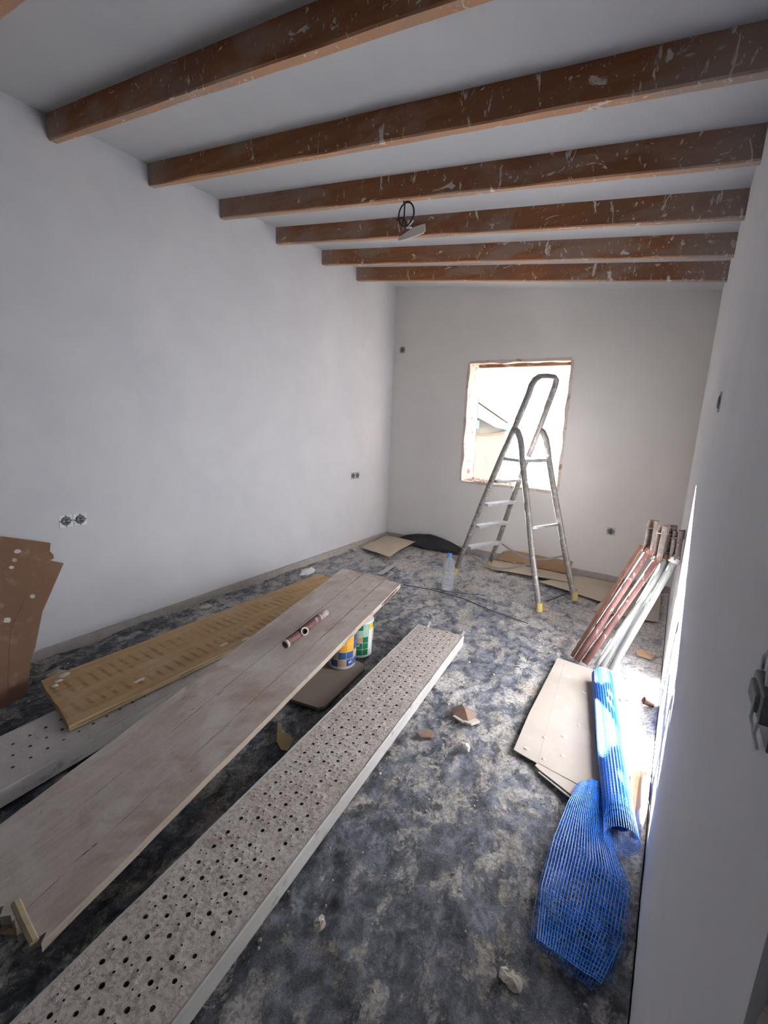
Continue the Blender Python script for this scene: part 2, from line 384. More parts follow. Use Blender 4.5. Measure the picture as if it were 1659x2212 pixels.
tag(s.build('wall_bounce_cut', plain('dark_outer_skin', (.17, .165, .16), .95, .2, 8, .5)), kind='structure')
# right wall, ending in a doorway beside the camera
DY = .335
s = MB().box((XR, DY, -.2), (XR+WT, YB+WT, 3.1)); s.box((XR, YF, -.2), (XR+WT, -1.05, 3.1)); s.box((XR, -1.05, 2.15), (XR+WT, DY, 3.1))
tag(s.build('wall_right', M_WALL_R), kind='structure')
s = MB().box((XL, YF-WT, -.2), (XR+WT, YF, 3.1)); tag(s.build('wall_front', M_WALL_R), kind='structure')
# broken jamb of the doorway at the camera's right
s = MB(); P = []
for i in range(31):
    z = i*.07; row = []
    for j in range(7):
        x = XR-.002+.30*j/6*(j > 0)+.004*(j == 0)
        row.append((x+.012*nz(z, j, 3, 5), DY-.004-.010*abs(nz(j*.4, z, 8, 6)), z))
    P.append(row)
s.grid(P); tag(s.build('door_1', [M_RAW]), kind='structure')
s = MB()
for lo, hi in (((XR+WT, DY+.25, -.2), (2.2, DY+.55, 3.1)), ((1.9, YF-WT, -.2), (2.2, DY+.25, 3.1)), ((XR+WT, YF-WT, 2.6), (2.2, DY+.55, 2.8)), ((XR+WT, YF-WT, -.2), (.9, YF, 2.6)), ((.9, YF-WT, 2.1), (1.9, YF, 2.6)), ((.9, YF-WT, -.2), (1.6, YF, 2.1))):
    s.box(lo, hi)
tag(s.build('wall_corridor', M_WALL_R), kind='structure')
s = MB(); x0, x1 = XL-WT, XR+WT
s.add([(x0, YF-WT, ceil_z(x0)), (x1, YF-WT, ceil_z(x1)), (x1, YB+WT, ceil_z(x1)), (x0, YB+WT, ceil_z(x0)),
       (x0, YF-WT, ceil_z(x0)+.15), (x1, YF-WT, ceil_z(x1)+.15), (x1, YB+WT, ceil_z(x1)+.15), (x0, YB+WT, ceil_z(x0)+.15)],
      [(0, 1, 2, 3), (7, 6, 5, 4), (1, 0, 4, 5), (2, 1, 5, 6), (3, 2, 6, 7), (0, 3, 7, 4)])
tag(s.build('ceiling', M_CEIL), kind='structure')
# raw cement strip below the plaster
def base_strip(name, a, b, nrm):
    s = MB(); a = Vector(a); b = Vector(b); n = Vector(nrm); L = (b-a).length; k = int(L/.04); rows = [[], [], []]
    for i in range(k+1):
        p = a+(b-a)*i/k; h = .058+.004*nz(i*.7, 1)
        rows[0].append(p+n*.012+Vector((0, 0, -.02))); rows[1].append(p+n*(.010+.002*nz(i*.5, 4))+Vector((0, 0, h-.006))); rows[2].append(p-n*.004+Vector((0, 0, h)))
    s.grid(rows); tag(s.build(name, M_BASE), kind='structure')
base_strip('baseboard_left', (XL, YF, 0), (XL, YB, 0), (1, 0, 0))
base_strip('baseboard_back', (XL, YB, 0), (XR, YB, 0), (0, -1, 0))

# raw window opening: crumbling jambs, timber lintel, rubble sill
def window():
    ro = thing('window_1', None, None); tag(ro, kind='structure')
    y0, y1 = YB-.006, YB+WT
    def lining(name, pa, pb, inw, out, mat, k=26):
        P = []
        for i in range(k+1):
            t = i/k; a = Vector(pa).lerp(Vector(pb), t); row = []
            w = .018+.014*abs(nz(t*9, inw[0]*3+inw[2]*5, out, 1.3))
            row.append(a-Vector(inw)*(w*1.0)+Vector((0, -.003, 0)))
            for j in range(6):
                yy = j/5*(y1-y0)
                d = .006+.016*nz(t*7, j*.9+inw[0]*4, inw[2]*6+out)
                row.append(a+Vector(inw)*max(d, -.002)+Vector((0, -.006+yy, 0)))
            P.append(row)
        s = MB(); s.grid(P); return s.build(name, mat, ro)
    lining('jamb', (WX0, YB, WZ0), (WX0, YB, WZ1), (1, 0, 0), 1, M_RAW)
    lining('jamb', (WX1, YB, WZ0), (WX1, YB, WZ1), (-1, 0, 0), 2, M_RAW)
    lining('sill', (WX0, YB, WZ0), (WX1, YB, WZ0), (0, 0, 1), 3, M_RAW)
    lining('head', (WX0, YB, WZ1), (WX1, YB, WZ1), (0, 0, -1), 4, M_RAW)
    s = MB().box((WX0+.06, YB+.10, WZ1-.035), (WX1, YB+.16, WZ1-.004)); s.build('lintel_timber', M_LINTEL, ro, bevel=.003)
    s = MB(); rnd = random.Random(3)
    for i in range(150):
        x = rnd.uniform(WX0+.02, WX1-.02); y = YB+rnd.uniform(.0, .27); r = rnd.uniform(.006, .022)*(1.0 if x < -1.3 else .7)
        lump(s, (x, y, WZ0+.010), r, rnd)
    tag(s.build('sill_rubble', M_RUBBLE, ro), kind='stuff')
def lump(s, c, r, rnd, flat=.6):
    """low irregular lump of eight sides"""
    vs = []
    for k in range(5):
        a = 2*math.pi*k/5+rnd.uniform(-.4, .4); q = r*rnd.uniform(.7, 1.2)
        vs.append((c[0]+q*math.cos(a), c[1]+q*math.sin(a), c[2]))
    for k in range(4):
        a = 2*math.pi*k/4+rnd.uniform(-.4, .4); q = r*rnd.uniform(.35, .7)
        vs.append((c[0]+q*math.cos(a), c[1]+q*math.sin(a), c[2]+r*flat*rnd.uniform(.7, 1.3)))
    s.add(vs, [(8, 7, 6, 5), (0, 1, 6, 5), (1, 2, 6), (2, 3, 7, 6), (3, 8, 7), (3, 4, 8), (4, 0, 5, 8)])
window()

# ---------------------------------------------------------------- ceiling beams
BEAMS = [(.700, 'timber ceiling beam nearest the camera, only its end seen top left'),
         (1.206, 'second timber beam from the camera, crossing the top left corner'),
         (1.715, 'long brown beam running to the upper right edge, widest in view'),
         (2.214, 'brown beam with the black cable loop hanging beneath it'),
         (2.727, 'brown beam with a grey plaster smear near its middle'),
         (3.264, 'second beam from the back wall, brown with few splashes'),
         (3.767, 'beam closest to the back wall, dark brown and clean')]
beam_obs = []
for bi, (y, lab) in enumerate(BEAMS):
    k = 60; H = .132; T = .042; rows = []
    xa, xb = XL-.04, XR+.04
    s = MB(); prof = []
    for i in range(k+1):
        x = xa+(xb-xa)*i/k; zt = ceil_z(x)+.015; zb = 2.696-.122*(x-XL)
        e = lambda q, a=.0035: a*nz(x*3.1, q+bi*7)
        prof.append([(x, y+T+e(1), zt), (x, y+T+e(2), zb+.003+e(3)), (x, y+T-.004, zb+e(3)), (x, y+.005, zb+e(5)), (x, y+e(6), zb+.006+e(5)), (x, y+e(6)*.6, (zb+zt)/2), (x, y+e(7), zt-.012), (x, y, zt)])
    s.grid(prof); s.add(prof[0], [tuple(range(8))]); s.add(prof[-1], [tuple(range(8))[::-1]])
    o = s.build('ceiling_beam', M_BEAM); tag(o, lab, 'beam', 'timber beams across the sloping ceiling')
    me = o.data; uvl = me.uv_layers.new(name='uv')
    co = np.empty(len(me.vertices)*3); me.vertices.foreach_get('co', co); co = co.reshape(-1, 3)
    li = np.empty(len(me.loops), dtype=np.int32); me.loops.foreach_get('vertex_index', li)
    c = co[li]; u = (c[:, 0]-xa)/(xb-xa); v = (c[:, 2]-(2.696-.122*(c[:, 0]-XL)))/.131
    uvl.data.foreach_set('uv', np.stack([u, v], -1).ravel().astype(np.float32))
    beam_obs.append(o)
# grey plaster smear on the fifth beam
s = MB(); P = [(-1.735, 2.545), (-1.70, 2.560), (-1.62, 2.592), (-1.535, 2.600), (-1.528, 2.560), (-1.545, 2.545), (-1.60, 2.538), (-1.66, 2.531), (-1.72, 2.529)]
s.prism([(p[0], p[1]) for p in P], 0, .012, 0, Matrix(((1, 0, 0, 0), (0, 0, -1, 2.727), (0, 1, 0, 0), (0, 0, 0, 1))))
tag(s.build('plaster_patch', M_SPOT, beam_obs[4], bevel=.004), 'grey plaster smear')
# cable loop
def cable_loop():
    t = thing('ceiling_cable', 'coiled black cable hanging from the ceiling beam with white connectors', 'cable', (-1.395, 2.235, 2.512))
    s = MB(); pts = []
    for i in range(30):
        a = -2*math.pi*i/26+R(100); pts.append((.010+.047*math.cos(a), .004*i/30+.012, -.055+.056*math.sin(a)))
    s.tube([(0, 0, .03), (-.002, .005, -.002)]+pts, .0042, 6); 
    pts = [(-.004, .018, -.005), (-.006, .02, -.06), (-.012, .02, -.095)]
    s.tube(pts, .0040, 6)
    pts = [(-.028+.040*math.sin(R(a))*.9, .016, -.10+.034*math.cos(R(a))) for a in range(-40, 120, 20)]
    s.tube(pts, .0038, 6); s.build('cable', M_CABLE, t, True)
    s = MB()
    s.tube([(.022, .02, -.085), (.026, .02, -.120)], .006, 6); s.tube([(.030, .02, -.105), (.052, .018, -.090)], .005, 6); s.tube([(.012, .02, -.118), (.040, .02, -.122)], .005, 6)
    s.build('connector', M_WHITEPL, t)
cable_loop()

# ---------------------------------------------------------------- sockets
def socket_unit(par, cx, cz, wall, mat=M_STEELW):
    """one mounting frame with a round insert; wall: function (u, v, depth) -> point"""
    h = .0345; s = MB(); n = 16
    outer = [(-h, -h), (h, -h), (h, h), (-h, h)]
    ring_o = []
    for k in range(n):
        a = 2*math.pi*k/n; ca, sa = math.cos(a), math.sin(a); m = max(abs(ca), abs(sa)); ring_o.append((h*ca/m, h*sa/m))
    ri = .0255; vs = []
    for q in range(2):
        d = .003 if q == 0 else .0
        for (a, b) in ring_o: vs.append(wall(cx+a, cz+b, d))
    for k in range(n):
        a = 2*math.pi*k/n; vs.append(wall(cx+ri*math.cos(a), cz+ri*math.sin(a), .003))
    fs = []
    for k in range(n):
        k2 = (k+1) % n; fs += [(k, k2, 2*n+k2, 2*n+k), (n+k, n+k2, k2, k)]
    s.add(vs, fs); fr = s.build('mounting_frame', mat, par)
    for (a, b) in ((-.030, 0), (.030, 0), (0, .030), (0, -.030)):   # fixing slots
        q = MB(); q.add([wall(cx+a+dx*.0032, cz+b+dz*.0032, .0036) for dx, dz in ((-1, -1), (1, -1), (1, 1), (-1, 1))]+[wall(cx+a+dx*.0032, cz+b+dz*.0032, .002) for dx, dz in ((-1, -1), (1, -1), (1, 1), (-1, 1))],
                       [(0, 1, 2, 3), (0, 1, 5, 4), (1, 2, 6, 5), (2, 3, 7, 6), (3, 0, 4, 7)]); q.build('screw_slot', M_DARK, fr)
    s = MB(); prof = [(ri+.001, .0032), (ri-.001, .0015), (.0225, .0012), (.022, .007), (.014, .008), (.012, .004), (0.0008, .004)]; vs = []; fs = []
    for (r, d) in prof:
        for k in range(n):
            a = 2*math.pi*k/n; vs.append(wall(cx+r*math.cos(a), cz+r*math.sin(a), d))
    for i in range(len(prof)-1):
        for k in range(n): fs.append((i*n+k, i*n+(k+1) % n, (i+1)*n+(k+1) % n, (i+1)*n+k))
    k0 = 3*n; s.add(vs, fs); s.mi = [0]*(2*n)+[1]*(2*n)+[0]*(2*n)
    ins = s.build('socket_insert', [M_DARK, M_GREYPL], par)
    for dx in (-.0095, .0095):
        q = MB(); q.add([wall(cx+dx+.0035*math.cos(a*math.pi/3), cz+.0035*math.sin(a*math.pi/3), .0085) for a in range(6)]+[wall(cx+dx+.0035*math.cos(a*math.pi/3), cz+.0035*math.sin(a*math.pi/3), .003) for a in range(6)], [tuple(range(6))]+[(a, (a+1) % 6, 6+(a+1) % 6, 6+a) for a in range(6)])
        q.build('contact', M_STEELW, ins)
WL = lambda u, v, d: (XL+d, u, v)
WB = lambda u, v, d: (u, YB-d, v)
WR = lambda u, v, d: (XR-d, u, v)
t = thing('double_wall_socket', 'white double wall socket without cover above the leaning brown cardboard', 'socket', (0, 0, 0))
socket_unit(t, 1.101, .765, WL); socket_unit(t, 1.174, .763, WL)
t = thing('double_wall_socket', 'small grey double wall socket on the left wall near the far corner', 'socket', (0, 0, 0))
socket_unit(t, 3.787, .796, WL, M_STEELG); socket_unit(t, 3.862, .795, WL, M_STEELG)
t = thing('wall_socket', 'small single socket high on the back wall beside the left corner', 'socket'); socket_unit(t, -2.741, 2.152, WB, M_STEELG)
t = thing('wall_socket', 'grey single socket low on the back wall right of the ladder', 'socket'); socket_unit(t, -.431, .468, WB, M_STEELG)
t = thing('wall_socket', 'narrow grey switch frame on the right wall, seen edge on', 'socket'); socket_unit(t, 2.02, 1.500, WR, M_STEELG)
def claw_socket():
    t = thing('uncovered_switch', 'dark uncovered switch with metal claws sticking out of the right wall', 'switch', (0, 0, 0))
    y, z = .455, 1.186
    s = MB().box((XR-.010, y-.026, z-.012), (XR+.002, y+.026, z+.013)); s.box((XR-.013, y-.016, z-.008), (XR-.008, y+.018, z+.008)); s.build('switch_body', M_GREYPL, t, bevel=.002)
    s = MB().box((XR-.003, y-.032, z-.030), (XR+.001, y+.024, z+.030)); s.build('mounting_frame', M_GREYPL, t, bevel=.001)
    for dz, sg in ((-.014, -1), (.016, 1)):
        s = MB()
        for dy in (-.012, .018):
            s.tube([(XR-.007, y+dy, z+dz), (XR-.008, y+dy*.8, z+dz+sg*.014), (XR-.003, y+dy*.4, z+dz+sg*.030)], .0016, 6)
        s.build('claw', M_STEELW, t)
claw_socket()

# ---------------------------------------------------------------- floor sheet
def sheet_h(x, y):
    w = nz(x, y, 2.0, .9)*.6; u = x+w*.3; v = y+w*.4
    a = 1-abs(nz(u*2.6, v*1.9, 1.0))*2.4; b = 1-abs(nz(u*5.5+3, v*5.0, 5.0))*2.6; c = 1-abs(nz(u*12, v*13, 9.0))*2.4
    h = max(a, 0)**3*.0100+max(b, 0)**2*.0075+max(c, 0)**2*.0045+nz(u*24, v*24, 3)*.0016-.006
    return h
def plastic_sheet():
    nx, ny = 250, 420; x0, x1, y0, y1 = XL+.012, XR-.004, YF+.02, YB-.015
    P = []
    for i in range(ny+1):
        y = y0+(y1-y0)*i/ny; row = []
        for j in range(nx+1):
            x = x0+(x1-x0)*j/nx; z = -.016+sheet_h(x, y)
            dr = x1-x; dl = x-x0
            if dr < .075:   # turned up against the right wall
                q = (1-dr/.075); z += .050*q*q*(.55+.45*nz(y*1.7, 5))
                if dr < .03: z += .006*nz(y*20, 2)
            if dl < .06: z += .020*(1-dl/.06)**2*(.5+nz(y*3, 8))
            row.append((x, y, z))
        P.append(row)
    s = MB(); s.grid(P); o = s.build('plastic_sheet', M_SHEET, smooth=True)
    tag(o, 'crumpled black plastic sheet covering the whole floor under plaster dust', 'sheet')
plastic_sheet()
def fold(name, lab, pts, r=.008, mat=None):
    s = MB(); s.tube(pts, r, 6, True, 0, .6); o = s.build(name, mat or M_BLACKP, smooth=True); tag(o, lab, 'cable')

# ---------------------------------------------------------------- perforated steel decks
def cell(s, x0, x1, y0, y1, z, r, rim, cx=None, cy=None):
    """plate cell with an octagonal hole, rim raised by rim, and the hole's wall"""
    cx = (x0+x1)/2 if cx is None else cx; cy = (y0+y1)/2 if cy is None else cy
    B = [(x1, cy), (x1, y1), (cx, y1), (x0, y1), (x0, cy), (x0, y0), (cx, y0), (x1, y0)]
    vs = [(a, b, z) for a, b in B]
    for k in range(8):
        a = k*math.pi/4; vs.append((cx+r*math.cos(a), cy+r*math.sin(a), z+rim))
    for k in range(8):
        a = k*math.pi/4; vs.append((cx+r*math.cos(a), cy+r*math.sin(a), z-.006))
    s.add(vs, [(k, (k+1) % 8, 8+(k+1) % 8, 8+k) for k in range(8)])
    k0 = len(s.v)-24; s.f += [(k0+8+k, k0+8+(k+1) % 8, k0+16+(k+1) % 8, k0+16+k) for k in range(8)]; s.mi += [1]*8
def deck(lab, loc, rz, W, L, mat, railmat, H=.07, hooks=True, cols=6, holes_only=False):
    t = thing('scaffold_deck', lab, 'scaffold deck', loc, rz, 'perforated steel scaffold decks')
    s = MB(); pu = W/(cols*2+1); pv = .029; nv = int(L/pv); rnd = random.Random(int(W*1000))
    for j in range(nv):
        y1 = -j*pv; y0 = y1-pv
        for i in range(cols*2+1):
            x0 = i*pu; x1 = x0+pu
            if i % 2 == 0 and 0 < i < cols*2 or (i in (0, cols*2) and False):
                q = (j+(i//2)) % 2
                if q == 0 and rnd.random() > .05:
                    cell(s, x0, x1, y0, y1, H, rnd.uniform(.0058, .0072), 0); continue
                if q == 1 and not holes_only and rnd.random() > .2:
                    cell(s, x0, x1, y0, y1, H, rnd.uniform(.0024, .0036), .0022); continue
            elif i % 2 == 1 and not holes_only and j % 2 == (i//2) % 2 and rnd.random() > .3:
                cell(s, x0, x1, y0, y1, H, rnd.uniform(.0020, .0030), .0018); continue
            s.add([(x0, y0, H), (x1, y0, H), (x1, y1, H), (x0, y1, H)], [(0, 1, 2, 3)])
    s.build('perforated_plate', [mat, M_BROWNSTEEL], t)
    for sx, xa in ((0, 0), (1, W)):
        q = MB(); k = 60; rows = []
        o = -1 if sx == 0 else 1
        for i in range(k+1):
            y = -L*i/k; e = .0016*nz(y*9, sx*5)
            rows.append([(xa-o*.004, y, H), (xa+o*(.002+e), y, H+.002), (xa+o*(.005+e), y, H-.004), (xa+o*(.004+e*.5), y, .030), (xa+o*.004, y, .006), (xa-o*.002, y, .0), (xa-o*.03, y, .0)])
        q.grid(rows if sx else [r for r in rows]); q.build('side_rail', railmat, t)
    q = MB().box((.002, -.002, 0.004), (W-.002, .002, H-.001)); q.build('end_plate', railmat, t)
    if hooks:
        for hx in (.06, W-.012):
            q = MB(); q.tube([(hx, -.02, H-.010), (hx, .012, H+.002), (hx, .030, H+.016), (hx, .046, H+.010), (hx, .050, H-.012)], .010, 6, True, 0, .5); q.build('hook', railmat, t)
    return t
deck('plaster-crusted perforated steel deck lying alone in the middle of the floor', (-1.291, 2.477, 0), math.atan2(.105, .9945), .305, 2.75, M_DECK, M_RAIL)
deck('paler perforated steel deck partly covered by the yellow-brown board', (-2.285, 2.30, 0), R(4.2), .315, 2.2, M_DECK2, M_RAIL, .07, False, 4, True)

# ---------------------------------------------------------------- wooden panel over the buckets
def slab(name, FL, FR, NR, NL, th, mat, par, k=44, jit=.002, seed=0, endjit=.0, m=6):
    """board between four top corners with slightly uneven edges"""
    FL, FR, NR, NL = map(Vector, (FL, FR, NR, NL)); top = []; bot = []
    for i in range(k+1):
        t = i/k; a = FL.lerp(NL, t); b = FR.lerp(NR, t); d = (b-a).normalized(); ax = (NL-FL).normalized()
        e0 = jit*nz(t*14, seed); e1 = jit*nz(t*14, seed+9)
        a = a-d*e0; b = b+d*e1; rt = []; rb = []
        for j in range(m+1):
            p = a.lerp(b, j/m); z = Vector((0, 0, .0012*nz(t*20, j*.7+seed)))
            if endjit and i in (0, k): p = p+ax*(endjit*nz(j*1.3+seed*3, i*.1+2)*(1 if i else .35))
            rt.append(p+z); rb.append(p-Vector((0, 0, th)))
        top.append(rt); bot.append(rb)
    s = MB(); s.grid([r[::-1] for r in top]); s.grid(bot)
    s.grid([[r[0] for r in top], [r[0] for r in bot]], 1); s.grid([[r[-1] for r in bot], [r[-1] for r in top]], 1)
    s.grid([top[0], bot[0]], 1); s.grid([bot[-1], top[-1]], 1)
    return s.build(name, mat, par)
def panel():
    t = thing('shuttering_panel', 'long grey plaster-covered wooden panel propped on two buckets', 'panel', (0, 0, 0))
    FL, FR, NR, NL = Vector((-1.946, 2.481, .315)), Vector((-1.458, 2.511, .315)), Vector((-1.172, .296, .072)), Vector((-1.630, .205, .066))
    cuts = [0, .37, .74, 1]
    for i in range(3):
        e = [0.0, -.012, .006][i]; ax = (NL-FL).normalized()
        gf, gn = .0045, .0006     # the joints gape at the far end only
        af, bf = cuts[i]+(gf if i else 0), cuts[i+1]-(gf if i < 2 else 0)
        an, bn = cuts[i]+(gn if i else 0), cuts[i+1]-(gn if i < 2 else 0)
        slab('board', FL.lerp(FR, af)+ax*e, FL.lerp(FR, bf)+ax*(e+(.02 if i == 2 else 0)), NL.lerp(NR, bn), NL.lerp(NR, an), .028, [M_PANEL, M_PANEL_EDGE], t, 50, .0030 if i != 1 else .0010, i*3.1, .05, 8)
    s = MB(); a = FR.lerp(NR, .035)+Vector((.0035, 0, -.013)); b = FR.lerp(NR, .14)+Vector((.0035, 0, -.015))
    s.tube([a, a.lerp(b, .3)+Vector((0, 0, .002)), a.lerp(b, .7), b], [.003, .006, .007, .002], 6); s.build('edge_split', M_BROWNSTEEL, t)
panel()
def tee_pipe():
    a, b = Vector((-1.557, 1.524, .245)), Vector((-1.591, 1.876, .287)); d = (b-a).normalized()
    t = thing('pipe_tee', 'short rusty red pipe with a side stub lying on the wooden panel', 'pipe', a)
    s = MB(); M = frame((0, 0, 0), d)
    L = (b-a).length
    s.lathe([(.016, -.001), (.0215, 0), (.0225, .004), (.0225, L*.72), (.0215, L-.004), (.0185, L), (.012, L), (.012, L-.05)], 16, (0, 0, 0), 0, M, True, False)
    s.build('pipe', [M_RUST], t, True)
    q = d*(L*.40); s = MB(); n = Vector((.80, -.50, .34)).normalized(); M = frame(q, n)
    s.lathe([(.0195, .0), (.0195, .036)], 14, (0, 0, 0), 0, M, False, False)
    s.lathe([(.0195, .036), (.0225, .037), (.0225, .044), (.0150, .045), (.0145, .041)], 14, (0, 0, 0), 1, M, False, False)
    s.lathe([(.0145, .041), (.0140, .010), (.001, .009)], 14, (0, 0, 0), 2, M, False, False)
    s.build('side_stub', [M_RUST, M_SPOT, M_DARK], t, True)
    s = MB(); s.lathe([(.0165, -.004), (.0232, -.004), (.0235, .006), (.0226, .012)], 16, (0, 0, 0), 0, frame((0, 0, 0), d), False, False); s.build('pipe_rim', M_CRUMB, t, True)
    s = MB(); s.lathe([(.0230, L*.80), (.0232, L*.84), (.0232, L-.003), (.0222, L+.001)], 16, (0, 0, 0), 0, frame((0, 0, 0), d), False, False)
    tag(s.build('plastered_end', M_CRUST, t, True), 'grey plaster-smeared end')
tee_pipe()

# ---------------------------------------------------------------- buckets
def bucket(lab, loc, cols, H, rad, ang0):
    t = thing('paint_bucket', lab, 'bucket', loc, 0, 'buckets under the wooden panel')
    rb = rad*.93
    s = MB(); s.lathe([(rb-.004, 0), (rb, .004), (rb+.001, .012), (rad, H-.004), (rad-.003, H)], 32)
    s.build('body', M_BUCKET, t, True)
    for (a0, a1, z0, z1, m) in cols:      # flat print: one curved patch per colour field
        q = MB(); rows = []
        for z in (z0, (z0+z1)/2, z1):
            rr = rb+.0012+(rad-rb)*(z/(H-.03)); row = []
            for k in range(7):
                a = R(ang0+a0+(a1-a0)*k/6); row.append((rr*math.cos(a), rr*math.sin(a), z))
            rows.append(row)
        q.grid(rows); q.build('label_print', m, t, True)
    return t
def patches(cols):
    out = []
    for r in cols: out.append(r)
    return out
blue = []
for i, a in enumerate(range(-80, 100, 33)):
    for j in range(4):
        z0 = .022+j*.045
        m = [[M_LBLUE, M_LTAN, M_LBLUE, M_LBLUE], [M_LTAN, M_LBLUE, M_LORANGE, M_LORANGE], [M_LBLUE, M_LBLUE, M_LORANGE, M_LORANGE]][i % 3][j]
        blue.append((a, a+31, z0, z0+.042, m))
bucket('bucket with blue and orange label under the panel, standing on the grey board', (-1.458, 1.866, .014), blue, .200, .083, -18)
green = []
for i, a in enumerate(range(-100, 60, 26)):
    for j in range(5):
        z0 = .020+j*.040
        m = [[M_LGREEN, M_LGREEN, M_LTAN, M_LPALE, M_LGREEN], [M_LGREEN, M_LGREEN, M_LGREEN, M_LPALE, M_LPALE], [M_LPALE, M_LGREEN, M_LGREEN, M_BUCKET, M_LGREEN]][i % 3][j]
        if i == 5 : m = M_LORANGE if j == 4 else M_BUCKET
        green.append((a, a+24, z0, z0+.0375, m))
bk = bucket('bucket with green and white label under the panel, right of the blue one', (-1.466, 2.050, 0), green, .226, .083, -45)
# animal-like white mark in a blue field and a dark mark in a green one, plus the column of small dark letters
def mark(par, poly, a, z, sc, rb, mat):
    q = MB(); q.add([((rb)*math.cos(R(a)+px*sc/rb), (rb)*math.sin(R(a)+px*sc/rb), z+py*sc) for px, py in poly], [tuple(range(len(poly)))]); q.build('label_mark', mat, par)
DOG = [(-.5, -.6), (-.2, -.5), (-.1, -.2), (.25, -.3), (.4, -.6), (.55, -.2), (.5, .2), (.7, .5), (.3, .6), (.1, .25), (-.3, .3), (-.55, .1)]
mark(bpy.data.objects['paint_bucket'], DOG, -18+2, .046, .017, .0815, M_BUCKET)
mark(bk, DOG, -62, .085, .018, .0825, M_LPALE)
for k in range(9):
    mark(bk, [(-.4, -.3), (.4, -.3), (.4, .1), (0, .3), (-.4, .2)], 2, .060+k*.0135, .0055, .0838, M_LGREEN)

# ---------------------------------------------------------------- flat sheets on the floor
def flat(name, lab, cat, pts, z, th, mat, group=None, wav=.0, parent=None, bev=.0015):
    s = MB(); s.prism(pts, z, z+th); o = s.build(name, mat, parent, bevel=bev)
    if parent is None: tag(o, lab, cat, group)
    return o
flat('plywood_offcut', 'grey-brown board lying under the buckets', 'board', [(-1.74, 1.40), (-1.43, 1.455), (-1.30, 1.478), (-1.278, 1.505), (-1.285, 1.60), (-1.318, 1.90), (-1.345, 1.935), (-1.50, 1.945), (-1.80, 1.93)], -.002, .016, M_CARTON_G)
# yellow-brown formwork board on the second deck
t = thing('formwork_board', 'yellow-brown stained formwork board by the left wall', 'board', (0, 0, 0))
slab('board_face', (-2.392, 2.735, .105), (-1.925, 2.70, .105), (-1.962, .690, .103), (-2.418, .752, .103), .028, [M_PLY, M_PLY_EDGE], t, 40, .004, 4.4, .012, 8)
def blob(par, x, y, z, rx, ry, seed, name='plaster_spot', h=.004):
    s = MB(); rnd = random.Random(seed); n = 11; vs = []
    for ring, hh in ((1.0, 0), (.72, h)):
        for k in range(n):
            a = 2*math.pi*k/n; q = ring*(.8+.35*rnd.random()) if ring == 1.0 else ring*(.85)
            vs.append((x+rx*q*math.cos(a), y+ry*q*math.sin(a), z+hh))
    s.add(vs, [(k, (k+1) % n, n+(k+1) % n, n+k) for k in range(n)]+[tuple(range(n, 2*n))]); return s.build(name, M_SPOT, par, True)
for i, (x, y, rx, ry) in enumerate([(-2.385, .84, .018, .03), (-2.35, .80, .014, .02), (-2.32, .775, .014, .016), (-2.05, 1.03, .010, .03), (-2.02, 1.50, .012, .03), (-2.00, 2.02, .018, .026), (-2.06, 2.12, .008, .014), (-1.975, 1.62, .012, .04), (-2.10, 1.72, .007, .018)]):
    blob(t, x, y, .1045, rx, ry, i)

# leaning brown carton
def leaning_carton():
    t = thing('flattened_carton', 'flattened brown cardboard box leaning on the left wall, white paint drops', 'cardboard', (0, 0, 0))
    n = Vector((.70, 0, .345)).normalized()
    def pl(pts, off, th, name, mat):
        k = len(pts); s = MB(); vs = [Vector(p)+n*off for p in pts]+[Vector(p)+n*(off+th) for p in pts]
        s.add(vs, [tuple(range(k)), tuple(range(k, 2*k))[::-1]]+[(i, (i+1) % k, k+(i+1) % k, k+i) for i in range(k)]); return s.build(name, mat, t)
    X = lambda z: -2.498-.340*z/.737
    q = lambda y, z: (X(z), y, z)
    pl([q(.45, .70), q(.80, .737), q(.996, .667), q(.982, .626), q(.993, .606), q(.990, .588), q(.95, .575), q(.40, .50)], 0, .005, 'back_flap', M_CARTON)
    pl([q(.35, .0), q(.613, .002), q(.718, .015), q(.768, .15), q(.80, .20), (X(.35), .872, .35), (X(.38), .895, .38), q(1.026, .553), q(.953, .588), q(.80, .64), q(.30, .60)], .006, .005, 'front_panel', M_CARTON)
    # taped fold down the right edge
    pl([q(.640, .02), q(.655, .02), q(.745, .30), q(.905, .52), q(.930, .575), q(.912, .578), q(.880, .52), q(.722, .30)], .0112, .0008, 'fold_strip', M_CARTON)
    for i, (y, z, r) in enumerate([(.845, .655, .014), (.725, .355, .016), (.80, .585, .010), (.72, .54, .010)]):
        s = MB(); k = 9; rnd = random.Random(i); off = .0068 if i == 0 else .0122
        if i == 0: off = .006
        s.add([Vector(q(y+r*rnd.uniform(.8, 1.2)*math.cos(2*math.pi*j/k), z+r*rnd.uniform(.6, .9)*math.sin(2*math.pi*j/k)))+n*off for j in range(k)], [tuple(range(k))]); s.build('paint_drop', M_SPOT, t)
leaning_carton()

